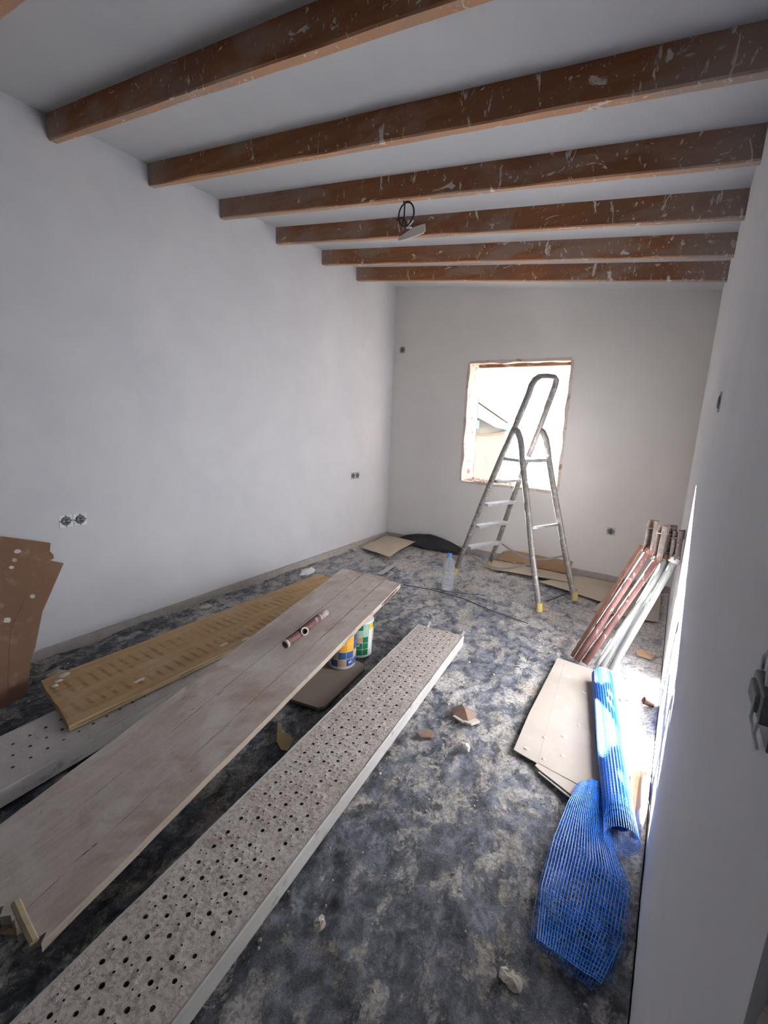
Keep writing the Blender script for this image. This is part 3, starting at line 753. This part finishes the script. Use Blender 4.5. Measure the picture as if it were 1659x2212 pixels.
# cardboard on the floor at the right, below the mesh roll
def floor_carton():
    t = thing('floor_carton', 'large dusty grey cardboard sheet on the floor under the blue mesh roll', 'cardboard', (0, 0, 0))
    z = .010
    flat('panel', None, None, [(-.408, 2.70), (-.21, 2.685), (-.01, 2.62), (.02, 2.55), (.01, 1.70), (-.318, 1.745)], z, .005, M_CARTON_D, parent=t)
    flat('side_flap', None, None, [(-.450, 2.70), (-.403, 2.701), (-.344, 2.05), (-.312, 1.740), (-.424, 1.762), (-.440, 2.05)], z-.0006, .005, M_CARTON_D, parent=t)
    flat('end_flap', None, None, [(-.318, 1.742), (-.03, 1.697), (-.05, 1.595), (-.128, 1.635), (-.300, 1.708), (-.322, 1.722)], z+.001, .005, M_CARTON_D, parent=t)
    flat('end_flap', None, None, [(-.300, 1.7055), (-.128, 1.632), (-.132, 1.622), (-.304, 1.698)], z-.004, .005, M_CARTON_D, parent=t)
    for i, (x, y, r) in enumerate([(-.36, 2.28, .012), (-.35, 2.52, .02), (-.30, 2.2, .012), (-.33, 1.92, .012), (-.26, 1.98, .018), (-.24, 1.85, .012), (-.38, 1.80, .012), (-.25, 2.4, .014), (-.30, 1.78, .010), (-.22, 2.1, .009)]):
        blob(t, x, y, z+.0055, r, r*.7, 40+i, 'plaster_flake', .003)
floor_carton()

# cardboard round the back of the room
def warped(name, lab, pts, mat, thick=.004, group=None, cat='cardboard'):
    """pts: grid rows of 3D points"""
    s = MB(); s.grid(pts); o = s.build(name, mat, None, False, 0, None, 0, thick); tag(o, lab, cat, group); return o
def quad_grid(a, b, c, d, k, m, fz):
    a, b, c, d = map(Vector, (a, b, c, d)); P = []
    for i in range(k+1):
        row = []
        for j in range(m+1):
            p = a.lerp(b, j/m).lerp(d.lerp(c, j/m), i/k); p.z += fz(i/k, j/m); row.append(p)
        P.append(row)
    return P
warped('cardboard_sheet', 'warped beige cardboard sheet in the far left corner', quad_grid((-2.80, 4.40, .035), (-2.37, 4.35, .045), (-2.315, 3.71, .032), (-2.755, 3.83, .02), 6, 6, lambda u, v: .012*math.sin(u*3.1)*v+.004*nz(u*5, v*5)), M_CARTON_P, .005)
warped('cardboard_strip', 'tan cardboard strip folded up against the back wall behind the ladder', [[(-1.44, 4.40, .02), (-1.20, 4.39, .015), (-.95, 4.41, .013), (-.735, 4.42, .014)], [(-1.43, 4.452, .03), (-1.18, 4.455, .022), (-.95, 4.456, .020), (-.728, 4.458, .022)], [(-1.40, 4.468, .085), (-1.18, 4.472, .090), (-.95, 4.474, .092), (-.72, 4.474, .10)], [(-1.33, 4.477, .118), (-1.18, 4.478, .122), (-.95, 4.479, .118), (-.715, 4.480, .125)]], M_CARTON_T, .004)
warped('cardboard_flap', 'dusty cardboard flap lying in front of the tan strip behind the ladder', quad_grid((-1.47, 4.36, .016), (-.69, 4.38, .012), (-.665, 4.16, .018), (-1.385, 4.08, .012), 3, 8, lambda u, v: .006*abs(nz(v*6, u*3))), M_CARTON_P, .004)
warped('cardboard_sheet', 'dusty cardboard sheet on the floor at the foot of the back wall, right', quad_grid((-.66, 4.44, .010), (-.30, 4.44, .010), (-.335, 3.86, .010), (-.90, 4.02, .010), 5, 6, lambda u, v: .003*nz(u*6, v*6)), M_CARTON_P, .004)
warped('cardboard_sheet', 'cardboard sheet in the far right corner behind the leaning poles', quad_grid((-.29, 4.40, .014), (.03, 4.38, .014), (.04, 3.70, .014), (-.40, 3.62, .013), 4, 4, lambda u, v: .003*nz(u*6, v*6, 3)), M_CARTON_D, .004)
# black plastic heap at the back wall
def heap():
    P = []; k, m = 30, 14
    for i in range(k+1):
        u = i/k; x = -2.67+.87*u; row = []
        for j in range(m+1):
            v = j/m; prof = math.sin(math.pi*min(1, u*1.0))**.7
            z = .128*prof*math.exp(-((v-.80)/.26)**2)+.010*(1-v)
            z += .016*nz(u*9, v*6, 2)*math.sin(math.pi*u)*math.sin(math.pi*v)+.006*nz(u*24, v*14)*math.sin(math.pi*u)
            row.append((x+.015*nz(v*5, u*4), 4.478-.20*(1-v)*(.8+.3*nz(u*5, 1)), max(z, -.004)))
        P.append(row)
    s = MB(); s.grid(P); o = s.build('plastic_heap', M_BLACKP, None, True, solid=.003); tag(o, 'bunched black plastic heaped against the back wall left of the ladder', 'plastic')
heap()

# ---------------------------------------------------------------- ladder
def ladder():
    O = Vector((-1.607, 3.742, 0)); A = Vector((.92, -.391, 0)); N = Vector((.391, .92, 0))
    t = thing('step_ladder', 'spattered aluminium step ladder standing open before the window', 'ladder', O)
    P = lambda a, n, z: A*a+N*n+Vector((0, 0, z))
    nr = [(0, .02), (.111, .299), (.266, .71), (.42, 1.082), (.54, 1.356), (.650, 1.62)]
    fn = lambda z: np.interp(z, [0, .235, .77, 1.135, 1.37, 1.569, 1.70], [.452, .440, .378, .325, .299, .274, .262])
    an = lambda z: np.interp(z, [q[1] for q in nr], [q[0] for q in nr])
    def bar(s, pts, w=.030, th=.013):   # oblong section rail
        s.tube(pts, w*.62, 8, True, 0, 1.0)
    # front stiles joined by the rounded handrail
    s = MB(); pts = [P(a, 0, z) for a, z in nr]
    pts += [P(.668, -.002, 1.68), P(.684, .012, 1.722), P(.700, .045, 1.748), P(.706, .13, 1.756), P(.704, .21, 1.756), P(.694, .25, 1.738), P(.674, .266, 1.69)]
    pts += [P(an(z), fn(z), z) for z in (1.62, 1.356, 1.082, .71, .299, .02)]
    s.tube(pts, .0255, 8, True, 0, .62, tuple(N)); s.build('front_frame', M_ALU, t, True)
    # steps
    for z, d in ((.305, .075), (.516, .075), (.724, .075), (.937, .075)):
        q = MB(); a = an(z); a0, a1 = a-.012, a+d-.012; n1 = fn(z)
        pp = [(a0, .008, z), (a1, .008, z), (a1, n1-.008, z), (a0, n1-.008, z)]
        q.add([P(*p) for p in pp]+[P(p[0], p[1], p[2]-.022) for p in pp], [(0, 1, 2, 3), (7, 6, 5, 4), (0, 4, 5, 1), (1, 5, 6, 2), (2, 6, 7, 3), (3, 7, 4, 0)])
        for g in range(1, 4):
            aa = a0+(a1-a0)*g/4
            q.add([P(aa-.003, .012, z), P(aa+.003, .012, z), P(aa+.003, n1-.012, z), P(aa-.003, n1-.012, z), P(aa, .012, z+.002), P(aa, n1-.012, z+.002)], [(0, 1, 4), (1, 2, 5, 4), (2, 3, 5), (3, 0, 4, 5)])
        st = q.build('step', M_STEP, t)
        for n0 in (-.016, n1+.016):
            b = MB(); b.tube([P(a, n0-.006, z-.011), P(a, n0+.006, z-.011)], .006, 6); b.build('bolt', M_DARK, st)
    # platform
    q = MB(); z = 1.132; a = an(z)
    pp = [(a-.02, .008, z), (a+.215, .010, z), (a+.215, .31, z), (a-.02, fn(z)-.008, z)]
    q.add([P(*p) for p in pp]+[P(p[0], p[1], p[2]-.026) for p in pp], [(0, 1, 2, 3), (7, 6, 5, 4), (0, 4, 5, 1), (1, 5, 6, 2), (2, 6, 7, 3), (3, 7, 4, 0)])
    q.build('platform', M_STEP, t, bevel=.003)
    # rear legs curving out of the stiles
    for side in (0, 1):
        rn = [(.545, 1.362), (.580, 1.338), (.612, 1.285), (.632, 1.22), (.647, 1.14), (.73, .829), (.834, .414), (.933, .072), (.948, .02)]
        nn = (lambda z: 0.0) if side == 0 else (lambda z: np.interp(z, [0, .10, .434, .806, 1.135, 1.37], [.452, .437, .399, .351, .322, .305]))
        q = MB(); q.tube([P(a_, nn(z_), z_) for a_, z_ in rn], .0255, 8, True, 0, .62, tuple(N)); q.build('rear_leg', M_ALU, t, True)
        q = MB(); q.tube([P(.944, nn(0), .070), P(.952, nn(0), .0)], [.024, .025], 8); q.build('foot_cap', M_YELLOW, t, bevel=.003)
        q = MB(); q.tube([P(.022, fn(0) if side else 0, .070), P(-.002, fn(0) if side else 0, .0)], [.023, .025], 8); q.build('foot_cap', M_YELLOW, t, bevel=.003)
    q = MB(); q.tube([P(.782, .012, .612), P(.782, .365, .612)], .0115, 8); q.build('rear_brace', M_STEP, t, True)
    # safety straps between front and rear
    for side in (0, 1):
        n0 = fn(.3) if side else 0; n1 = .41 if side else 0
        q = MB(); pts = []; k = 12; za, zb = (.30, .36) if side else (.265, .365)
        for i in range(k+1):
            u = i/k; a_ = .10+(.852-.10)*u; zz = za+(zb-za)*u-.11*math.sin(math.pi*u)*(1 if side == 0 else .9)
            pts.append((a_, n0+(n1-n0)*u, zz))
        rows = [[P(p[0], p[1], p[2]-.009) for p in pts], [P(p[0], p[1]+.002, p[2]+.009) for p in pts]]
        q.grid(rows); q.build('strap', M_STRAP, t, False, 0, None, 0, .002)
ladder()

# ---------------------------------------------------------------- leaning props
def prop(lab, base, J, T, r, mtube, mhead, mcol, face, extra=None):
    base, J, T = Vector(base), Vector(J), Vector(T)
    t = thing('steel_prop', lab, 'prop', base, 0, 'steel props leaning on the right wall')
    b = Vector((0, 0, 0)); j = J-base; tp = T-base; d = (j-b).normalized()
    s = MB(); s.tube([b+Vector((0, 0, .012)), j+d*.03], r, 12); s.build('tube', mtube, t, True)
    s = MB(); s.tube([j-d*.018, j-d*.014, j+d*.010, j+d*.014], [r*1.05, r*1.32, r*1.32, r*1.05], 10); s.tube([j+Vector((-.03, -.008, 0)), j+Vector((.03, .008, -.004))], .006, 6); s.build('collar', mcol, t)
    # U-shaped head, open towards the room
    ax = (tp-j).normalized(); L = (tp-j).length+.02; M = frame(j, ax, face); w = .023; th = .004
    s = MB(); s.box((-w, -.014, 0), (w, -.014+th, L), 0, M); s.box((-w, -.014, 0), (-w+th, .020, L), 0, M); s.box((w-th, -.014, 0), (w, .020, L), 0, M)
    s.build('channel_head', mhead, t)
    s = MB(); s.box((-w-.003, -.018, L-.045), (w+.003, .024, L-.040), 0, M); s.box((-w-.003, -.018, L-.045), (w+.003, -.014, L+.012), 0, M); s.build('head_plate', mhead, t)
    if extra: extra(t, base, j)
    return t
def flatbar(t, base, j):
    a = Vector((-.034, .035, .012)); b = j+Vector((-.040, .030, .02)); d = (b-a).normalized(); M = frame(a, d, (-.5, -.8, .2)); L = (b-a).length
    s = MB(); s.box((-.012, -.003, 0), (.010, .003, L), 0, M); s.build('flat_bar', M_RUST2, t)
def bent(t, base, j):
    s = MB(); s.tube([j*.66+Vector((-.010, -.03, -.01)), j*.50+Vector((-.016, -.036, 0)), j*.36+Vector((-.026, -.034, 0)), j*.12+Vector((-.030, -.012, 0)), Vector((-.030, -.004, .012))], .0150, 10); s.build('bent_brace', M_GALV, t, True)
prop('leftmost leaning prop, rusty red tube with a flat bar behind', (-.345, 2.717, .012), (-.078, 2.975, .70), (-.078, 3.016, .85), .0185, M_RUST, M_BROWNSTEEL, M_RUST2, (-.5, -.8, .3), flatbar)
prop('second leaning prop from the left, rusty red tube with orange collar', (-.300, 2.713, .012), (-.026, 3.00, .655), (-.022, 3.03, .825), .0185, M_RUST, M_BROWNSTEEL, M_RUST2, (-.8, -.5, .3))
prop('third leaning prop, grey galvanised tube with a bent brace', (-.206, 2.727, .012), (.025, 3.03, .668), (.016, 3.06, .825), .0205, M_GALV, M_BROWNSTEEL, M_RUST2, (-.5, -.8, .3), bent)
prop('rightmost leaning prop against the wall, whitish green-grey tube', (-.160, 2.729, .012), (.058, 2.95, .675), (.056, 3.0, .815), .0205, M_GALV, M_BROWNSTEEL, M_SPOT, (-.8, -.5, .3))

# ---------------------------------------------------------------- blue mesh roll
def mesh_roll():
    a, b = Vector((-.187, 2.555, .062)), Vector((.020, 1.495, .060)); ax = (b-a).normalized(); L = (b-a).length
    t = thing('blue_mesh_roll', 'roll of blue plastic mesh with loose end, on the cardboard beside the right wall', 'mesh roll', a)
    M = frame((0, 0, 0), ax)
    s = MB(); n = 56; k = 130
    for r0, zend in ((.0495, .90), (.0415, .915), (.033, .93), (.024, .935)):
        vs = []; fs = []
        for i in range(k+1):
            z = L*zend*i/k
            for q in range(n):
                an_ = 2*math.pi*q/n; rr = r0+(.0024 if q % 2 else -.0012)+(.0008 if i % 2 else -.0004)+.0022*nz(math.cos(an_)*1.5, math.sin(an_)*1.5, z*4)
                vs.append(M @ Vector((rr*math.cos(an_), rr*math.sin(an_), z)))
        for i in range(k):
            for q in range(n): fs.append((i*n+q, i*n+(q+1) % n, (i+1)*n+(q+1) % n, (i+1)*n+q))
        s.add(vs, fs)
    s.build('rolled_mesh', M_BLUE, t)
    def net(name, F, nu, nv, r, k=1, mat=None):
        mat = mat or M_BLUE2
        """lattice over F(u, v): nu strands along v, nv strands along u"""
        s = MB()
        for i in range(nu+1): s.tube([F(i/nu, j/(nv*k)) for j in range(nv*k+1)], r, 3, False)
        for j in range(nv+1): s.tube([F(i/nu, j/nv) for i in range(nu+1)], r*.8, 3, False)
        o = s.build(name, mat, t); return o
    # open lattice past the solid turns
    net('open_end', lambda u, v: M @ Vector(((.050+.004*v)*math.cos(2*math.pi*u), (.050+.004*v)*math.sin(2*math.pi*u), L*(.86+.14*v))), 44, 16, .0010)
    # loose flap running on over the floor
    le = [(-.146, 1.700, .042), (-.163, 1.56, .050), (-.172, 1.40, .042), (-.166, 1.22, .030), (-.140, 1.07, .020)]
    ri = [(-.060, 1.755, .030), (-.010, 1.50, .026), (.056, 1.36, .030), (.052, 1.19, .026), (.022, 1.06, .020)]
    def cur(L_, v):
        x = v*(len(L_)-1); i = min(int(x), len(L_)-2); f = x-i; f = f*f*(3-2*f)*.5+f*.5
        return Vector(L_[i]).lerp(Vector(L_[i+1]), f)
    def flap(dz, sw):
        def F(u, v):
            p = cur(le, v).lerp(cur(ri, v), u)
            p.z += .026*math.sin(math.pi*u)*(1-v)*.8+.008*nz(u*5, v*7, dz*90)+dz
            p.x += sw*(v-.3)*.05; p.y += .04*sw*u
            return p-a
        return F
    for dz, sw, nm, nu_, nv_, rr_ in ((0, 0, 'loose_flap', 24, 44, .0014), (-.009, .55, 'loose_flap', 22, 40, .0011), (-.016, -.5, 'loose_flap', 22, 40, .0011)):
        o = net(nm, flap(dz, sw), nu_, nv_, rr_, 1, M_BLUE if dz else None); o['kind'] = 'stuff'
mesh_roll()

# ---------------------------------------------------------------- bottle
def bottle():
    t = thing('water_bottle', 'empty clear plastic bottle with blue cap standing near the ladder', 'bottle', (-1.487, 3.335, 0))
    pr = [(.030, .006), (.046, 0), (.050, .008), (.050, .05), (.047, .058), (.050, .068), (.050, .105), (.0475, .113), (.050, .122), (.050, .165), (.0475, .172), (.050, .180), (.049, .215), (.040, .252), (.026, .276), (.016, .288), (.014, .300)]
    s = MB(); s.lathe(pr, 24); s.build('body', M_BOTTLE, t, True)
    s = MB(); s.lathe([(.0165, .296), (.0170, .298), (.0170, .318), (.0155, .321)], 18); s.build('cap', M_BLUECAP, t, True)
bottle()

# ---------------------------------------------------------------- small things on the floor
def chunk(name, lab, cat, c, r, mat, seed, flatz=.7, group=None):
    s = MB(); rnd = random.Random(seed); bm = bmesh.new(); bmesh.ops.create_icosphere(bm, subdivisions=2, radius=1)
    for v in bm.verts:
        q = 1+.35*nz(v.co.x*1.3+seed, v.co.y*1.3, v.co.z*1.3)+.12*nz(v.co.x*4, v.co.y*4+seed, v.co.z*4)
        v.co = Vector((v.co.x*q*r[0], v.co.y*q*r[1], max(v.co.z*q, -.6)*r[2]))
    vs = [(v.co.x+c[0], v.co.y+c[1], v.co.z+c[2]+.6*r[2]) for v in bm.verts]; fs = [[v.index for v in f.verts] for f in bm.faces]; bm.free()
    s.add(vs, fs); return tag(s.build(name, mat), lab, cat, group)
chunk('stone', 'pale pebble of broken plaster on the sheet in the middle of the floor', 'stone', (-.604, 1.662, -.004), (.024, .017, .018), M_STONE, 3)
def tile(name, lab, pts, z, th, mat, cat='fragment'):
    s = MB(); s.prism(pts, z, z+th); return tag(s.build(name, mat, bevel=.001), lab, cat)
tile('tile_fragment', 'flat brown four-sided fragment lying left of the pale pebble', [(-.825, 1.622), (-.795, 1.600), (-.752, 1.628), (-.760, 1.668), (-.792, 1.672)], -.002, .010, M_TILE)
t = thing('carton_scrap', 'crumpled brown cardboard scrap with plaster on it, beyond the flat brown fragment', 'cardboard', (-.70, 1.872, 0))
s = MB(); s.add([(-.045, -.035, .006), (.045, -.050, .004), (.052, .035, .008), (-.035, .045, .020), (0, 0, .034), (-.07, .0, .004)], [(0, 1, 4), (1, 2, 4), (2, 3, 4), (3, 5, 4), (5, 0, 4)]); s.build('paper', M_TILE, t, False, 0, None, 0, .003)
s = MB(); s.prism([(.0, -.062), (.06, -.055), (.085, -.01), (.055, .0), (.04, -.04)], -.002, .010); s.prism([(-.04, -.05), (.02, -.066), (.02, -.05), (-.035, -.036)], .0, .008); s.build('plaster_lump', M_CRUMB, t, bevel=.002)
tile('ochre_strip', 'ochre plastic scrap lying half under the wooden panel', [(-1.385, 1.30), (-1.36, 1.305), (-1.315, 1.262), (-1.285, 1.272), (-1.245, 1.262), (-1.215, 1.195), (-1.24, 1.183), (-1.29, 1.205), (-1.335, 1.25)], .002, .004, M_OCHRE, 'scrap')
# near end of the panel: peg and broken bricks
t = thing('wooden_peg', 'short pale wooden stick lying across the near end of the panel', 'stick', (-1.315, .293, .096))
s = MB(); s.tube([(0, 0, 0), (.06, -.004, -.008), (.128, -.006, -.022)], [.012, .0115, .011], 7); s.build('stick', M_PINE, t)
chunk('broken_brick', 'brown lump of broken brick supporting the near end of the panel', 'brick', (-1.34, .31, -.004), (.055, .045, .027), M_BRICK, 11)
chunk('broken_brick', 'smaller brick crumb at the bottom left beside the panel end', 'brick', (-1.352, .215, -.004), (.03, .024, .02), M_BRICK, 17)
# things in the sunlit strip
def ring():
    s = MB(); s.lathe([(.017, 0), (.021, .001), (.022, .010), (.020, .013), (.017, .012), (.016, .002)], 20, (-.062, 2.45, .014), capb=False, capt=False); tag(s.build('metal_ring', M_STEELW, smooth=True), 'small round metal ring lying in the sun right of the mesh roll', 'ring')
ring()
t = thing('orange_cup', 'small tipped orange-brown paper cup in the sun by the right wall', 'cup', (.040, 2.50, .022)); M = frame((0, 0, 0), (-.9, -.25, .35))
s = MB(); s.lathe([(.010, -.028), (.012, -.03), (.018, .02), (.0195, .022), (.0175, .02), (.0115, -.024), (.002, -.024)], 18, (0, 0, 0), 0, M, True, True); s.build('body', M_RUST2, t, True)
t = thing('carton_piece', 'brown cardboard fragment on the sheet behind the props', 'cardboard', (.0, 3.10, 0))
s = MB(); s.add([(-.05, -.03, .002), (.03, -.045, .004), (.05, .02, .008), (-.03, .035, .020), (-.06, .01, .012)], [(0, 1, 2, 3, 4)]); s.build('sheet', M_CARTON_T, t, False, 0, None, 0, .004)
def bag():
    t = thing('crumpled_paper', 'crumpled beige brown-paper piece standing between mesh roll and right wall', 'paper', (.035, 1.75, .0))
    P = [[(-.005, .20, .02), (.02, .21, .02), (.042, .20, .03)], [(-.015, .11, .075), (.012, .12, .09), (.043, .10, .10)], [(-.020, .03, .085), (.008, .04, .055), (.044, .02, .115)], [(-.018, -.05, .060), (.010, -.04, .025), (.046, -.05, .105)], [(-.010, -.12, .020), (.014, -.13, .012), (.042, -.13, .060)]]
    s = MB(); s.grid(P); s.build('fold', M_CARTON_T, t, False, 0, None, 1, .003)
    P = [[(.012, -.06, .030), (.045, -.06, .100)], [(.016, -.10, .045), (.046, -.11, .110)], [(.010, -.15, .042), (.042, -.16, .085)], [(.000, -.175, .020), (.036, -.185, .045)], [(.004, -.16, .006), (.034, -.17, .012)]]
    s = MB(); s.grid(P); s.build('fold', M_CARTON_P, t, False, 0, None, 1, .003)
bag()
# cables and offcuts
fold('floor_cable', 'thin black cable lying on the dust left of the bottle', [(-1.614, 3.27, .003), (-1.50, 3.285, .005), (-1.397, 3.312, .004), (-1.174, 3.414, .003)], .004)
fold('floor_stick', 'thin dark rod on the floor between the two rear ladder feet', [(-.736, 3.60, .004), (-.66, 3.80, .008), (-.584, 4.01, .014)], .006)
fold('sheet_fold', 'dark fold in the plastic sheet running toward the right from the panel end', [(-1.845, 3.21, -.004), (-1.584, 3.255, -.002), (-1.306, 3.246, -.002), (-1.04, 3.16, -.003), (-.746, 3.115, -.005)], .005)
tile('slate_offcut', 'narrow grey offcut below the beige cardboard in the far left corner', [(-2.21, 3.62), (-2.17, 3.62), (-2.13, 3.30), (-2.17, 3.28)], -.002, .010, M_STEELG, 'offcut')

def flake(name, lab, cat, x, y, rx, ry, mat, seed, h=.010, z=-.008):
    s = MB(); rnd = random.Random(seed); n = 12; vs = []
    for q0, hh in ((1, 0), (.8, h*.7), (.4, h)):
        for k in range(n):
            a = 2*math.pi*k/n; q = q0*(.75+.5*rnd.random()); vs.append((x+rx*q*math.cos(a), y+ry*q*math.sin(a), z+hh*(.6+.6*rnd.random())))
    fs = [(r*n+k, r*n+(k+1) % n, (r+1)*n+(k+1) % n, (r+1)*n+k) for r in range(2) for k in range(n)]+[tuple(range(2*n, 3*n))]
    s.add(vs, fs); return tag(s.build(name, mat), lab, cat)
flake('plaster_flake', 'white plaster flake on the dark sheet halfway along the left baseboard', 'plaster', -2.76, 1.90, .025, .05, M_SPOT, 2)
flake('plaster_flake', 'pale plaster flakes beside the foot of the leaning brown carton', 'plaster', -2.62, .89, .05, .05, M_CRUMB, 3)
flake('plastic_scrap', 'crumpled whitish plastic scrap at the left baseboard beyond the yellow board', 'scrap', -2.70, 2.93, .05, .09, M_WHITEPL, 4, .035)
flake('plaster_flake', 'broad pale plaster lump on the sheet left of the loose mesh end', 'plaster', -.175, .955, .030, .022, M_CRUMB, 5, .010)
flake('plaster_flake', 'small pale chip between the perforated deck and the bottom of the picture', 'plaster', -.666, .775, .016, .022, M_CRUMB, 6, .012)
chunk('brick_chunk', 'small brown brick chunk at the yellow foot of the nearest ladder leg', 'brick', (-.715, 3.435, -.006), (.035, .03, .02), M_BRICK, 23)
# plaster crumbs over the sheet and the boards
def crumbs():
    s = MB(); rnd = random.Random(21)
    for i in range(3800):
        x = rnd.uniform(XL+.05, XR-.03); y = rnd.uniform(.15, 4.4)
        if rnd.random() > .25+.75*max(0, min(1, .5+1.3*nz(x*2.1, y*2.1, 4))): continue
        r = rnd.choice((.0025, .003, .004, .005, .008))*rnd.uniform(.6, 1.1)
        lump(s, (x, y, -.016+sheet_h(x, y)-.001), r, rnd, .8)
    tag(s.build('plaster_crumbs', M_CRUMB), 'fine plaster crumbs scattered over the black sheet', 'crumbs', kind='stuff')
crumbs()

# ---------------------------------------------------------------- outside the window
s = MB().box((-40, YB+WT+.02, -3.6), (30, 70, -3.3)); tag(s.build('yard_ground', M_GROUND), kind='structure')
def neighbour():
    t = thing('neighbour_house', 'cream rendered house with a pale blue eave outside the window', 'house', (-2.10, 6.40, 0), R(20))
    y = .18      # local: x runs left along the gable, y into the depth
    XZ = lambda yy: Matrix(((1, 0, 0, 0), (0, 0, 1, yy), (0, 1, 0, 0), (0, 0, 0, 1)))
    s = MB(); s.prism([(-3.2, -3.3), (-.03, -3.3), (-.03, 1.36), (-3.2, 3.3)], 0, 3.4, 0, XZ(y)); s.build('house_wall', M_CREAM, t)
    s = MB(); s.prism([(-3.2, 3.41), (0, 1.385), (.012, 1.305), (-.16, 1.330), (-.34, 1.42), (-.55, 1.52), (-3.2, 3.22)], 0, .04, 0, XZ(-.04)); s.build('verge_board', M_SKYBLUE, t)
    P = []
    for i in range(25):
        u = i/24; x = .005-2.2*u; z = 1.300+.63*2.2*u-.035*abs(math.sin(u*16)); P.append([(x, .0, z+.015), (x, .09, z-.005), (x, y+.01, z-.012)])
    s = MB(); s.grid(P); s.build('soffit', M_SKYBLUE, t, True, solid=.015)
    s = MB(); s.add([(.01, -.04, 1.40), (-3.3, -.04, 3.49), (-3.3, 3.6, 3.49), (.01, 3.6, 1.40)], [(0, 1, 2, 3)]); s.build('roof', M_ROOF, t, solid=.010)
    s = MB().box((-.58, .03, 1.30), (-.40, y, 1.43)); s.build('eave_bracket', M_SKYBLUE, t, bevel=.01)
    s = MB(); s.tube([(-.8, y-.02, 1.27), (-.5, y-.02, 1.225), (-.3, y-.02, 1.22), (-.10, y-.02, 1.265), (0, y-.02, 1.29)], .009, 6); s.build('wall_cable', M_LTAN, t, True)
neighbour()
def sun_blocker_house():  # unseen house, added and shaped to keep sun off the floor cardboard
    t = thing('sun_blocker_house', 'unseen taller house added to shade the sun, beyond the cream house', 'house', (-5.05, 11.5, 0), R(26))
    pr = lambda zz: [(-4.6, -3.3), (0, -3.3), (0, 3.40), (-4.6, 6.84)]
    s = MB(); s.prism(pr(0), 0, -3.0, 0, Matrix(((1, 0, 0, 0), (0, 0, -1, 0), (0, 1, 0, 0), (0, 0, 0, 1)))); s.build('house_wall', M_CREAM, t)
    s = MB().add([(.03, -.02, 3.39), (-4.7, -.02, 6.92), (-4.7, 3.02, 6.92), (.03, 3.02, 3.39)], [(0, 1, 2, 3)]); s.build('roof', M_ROOF, t, solid=.05)
sun_blocker_house()
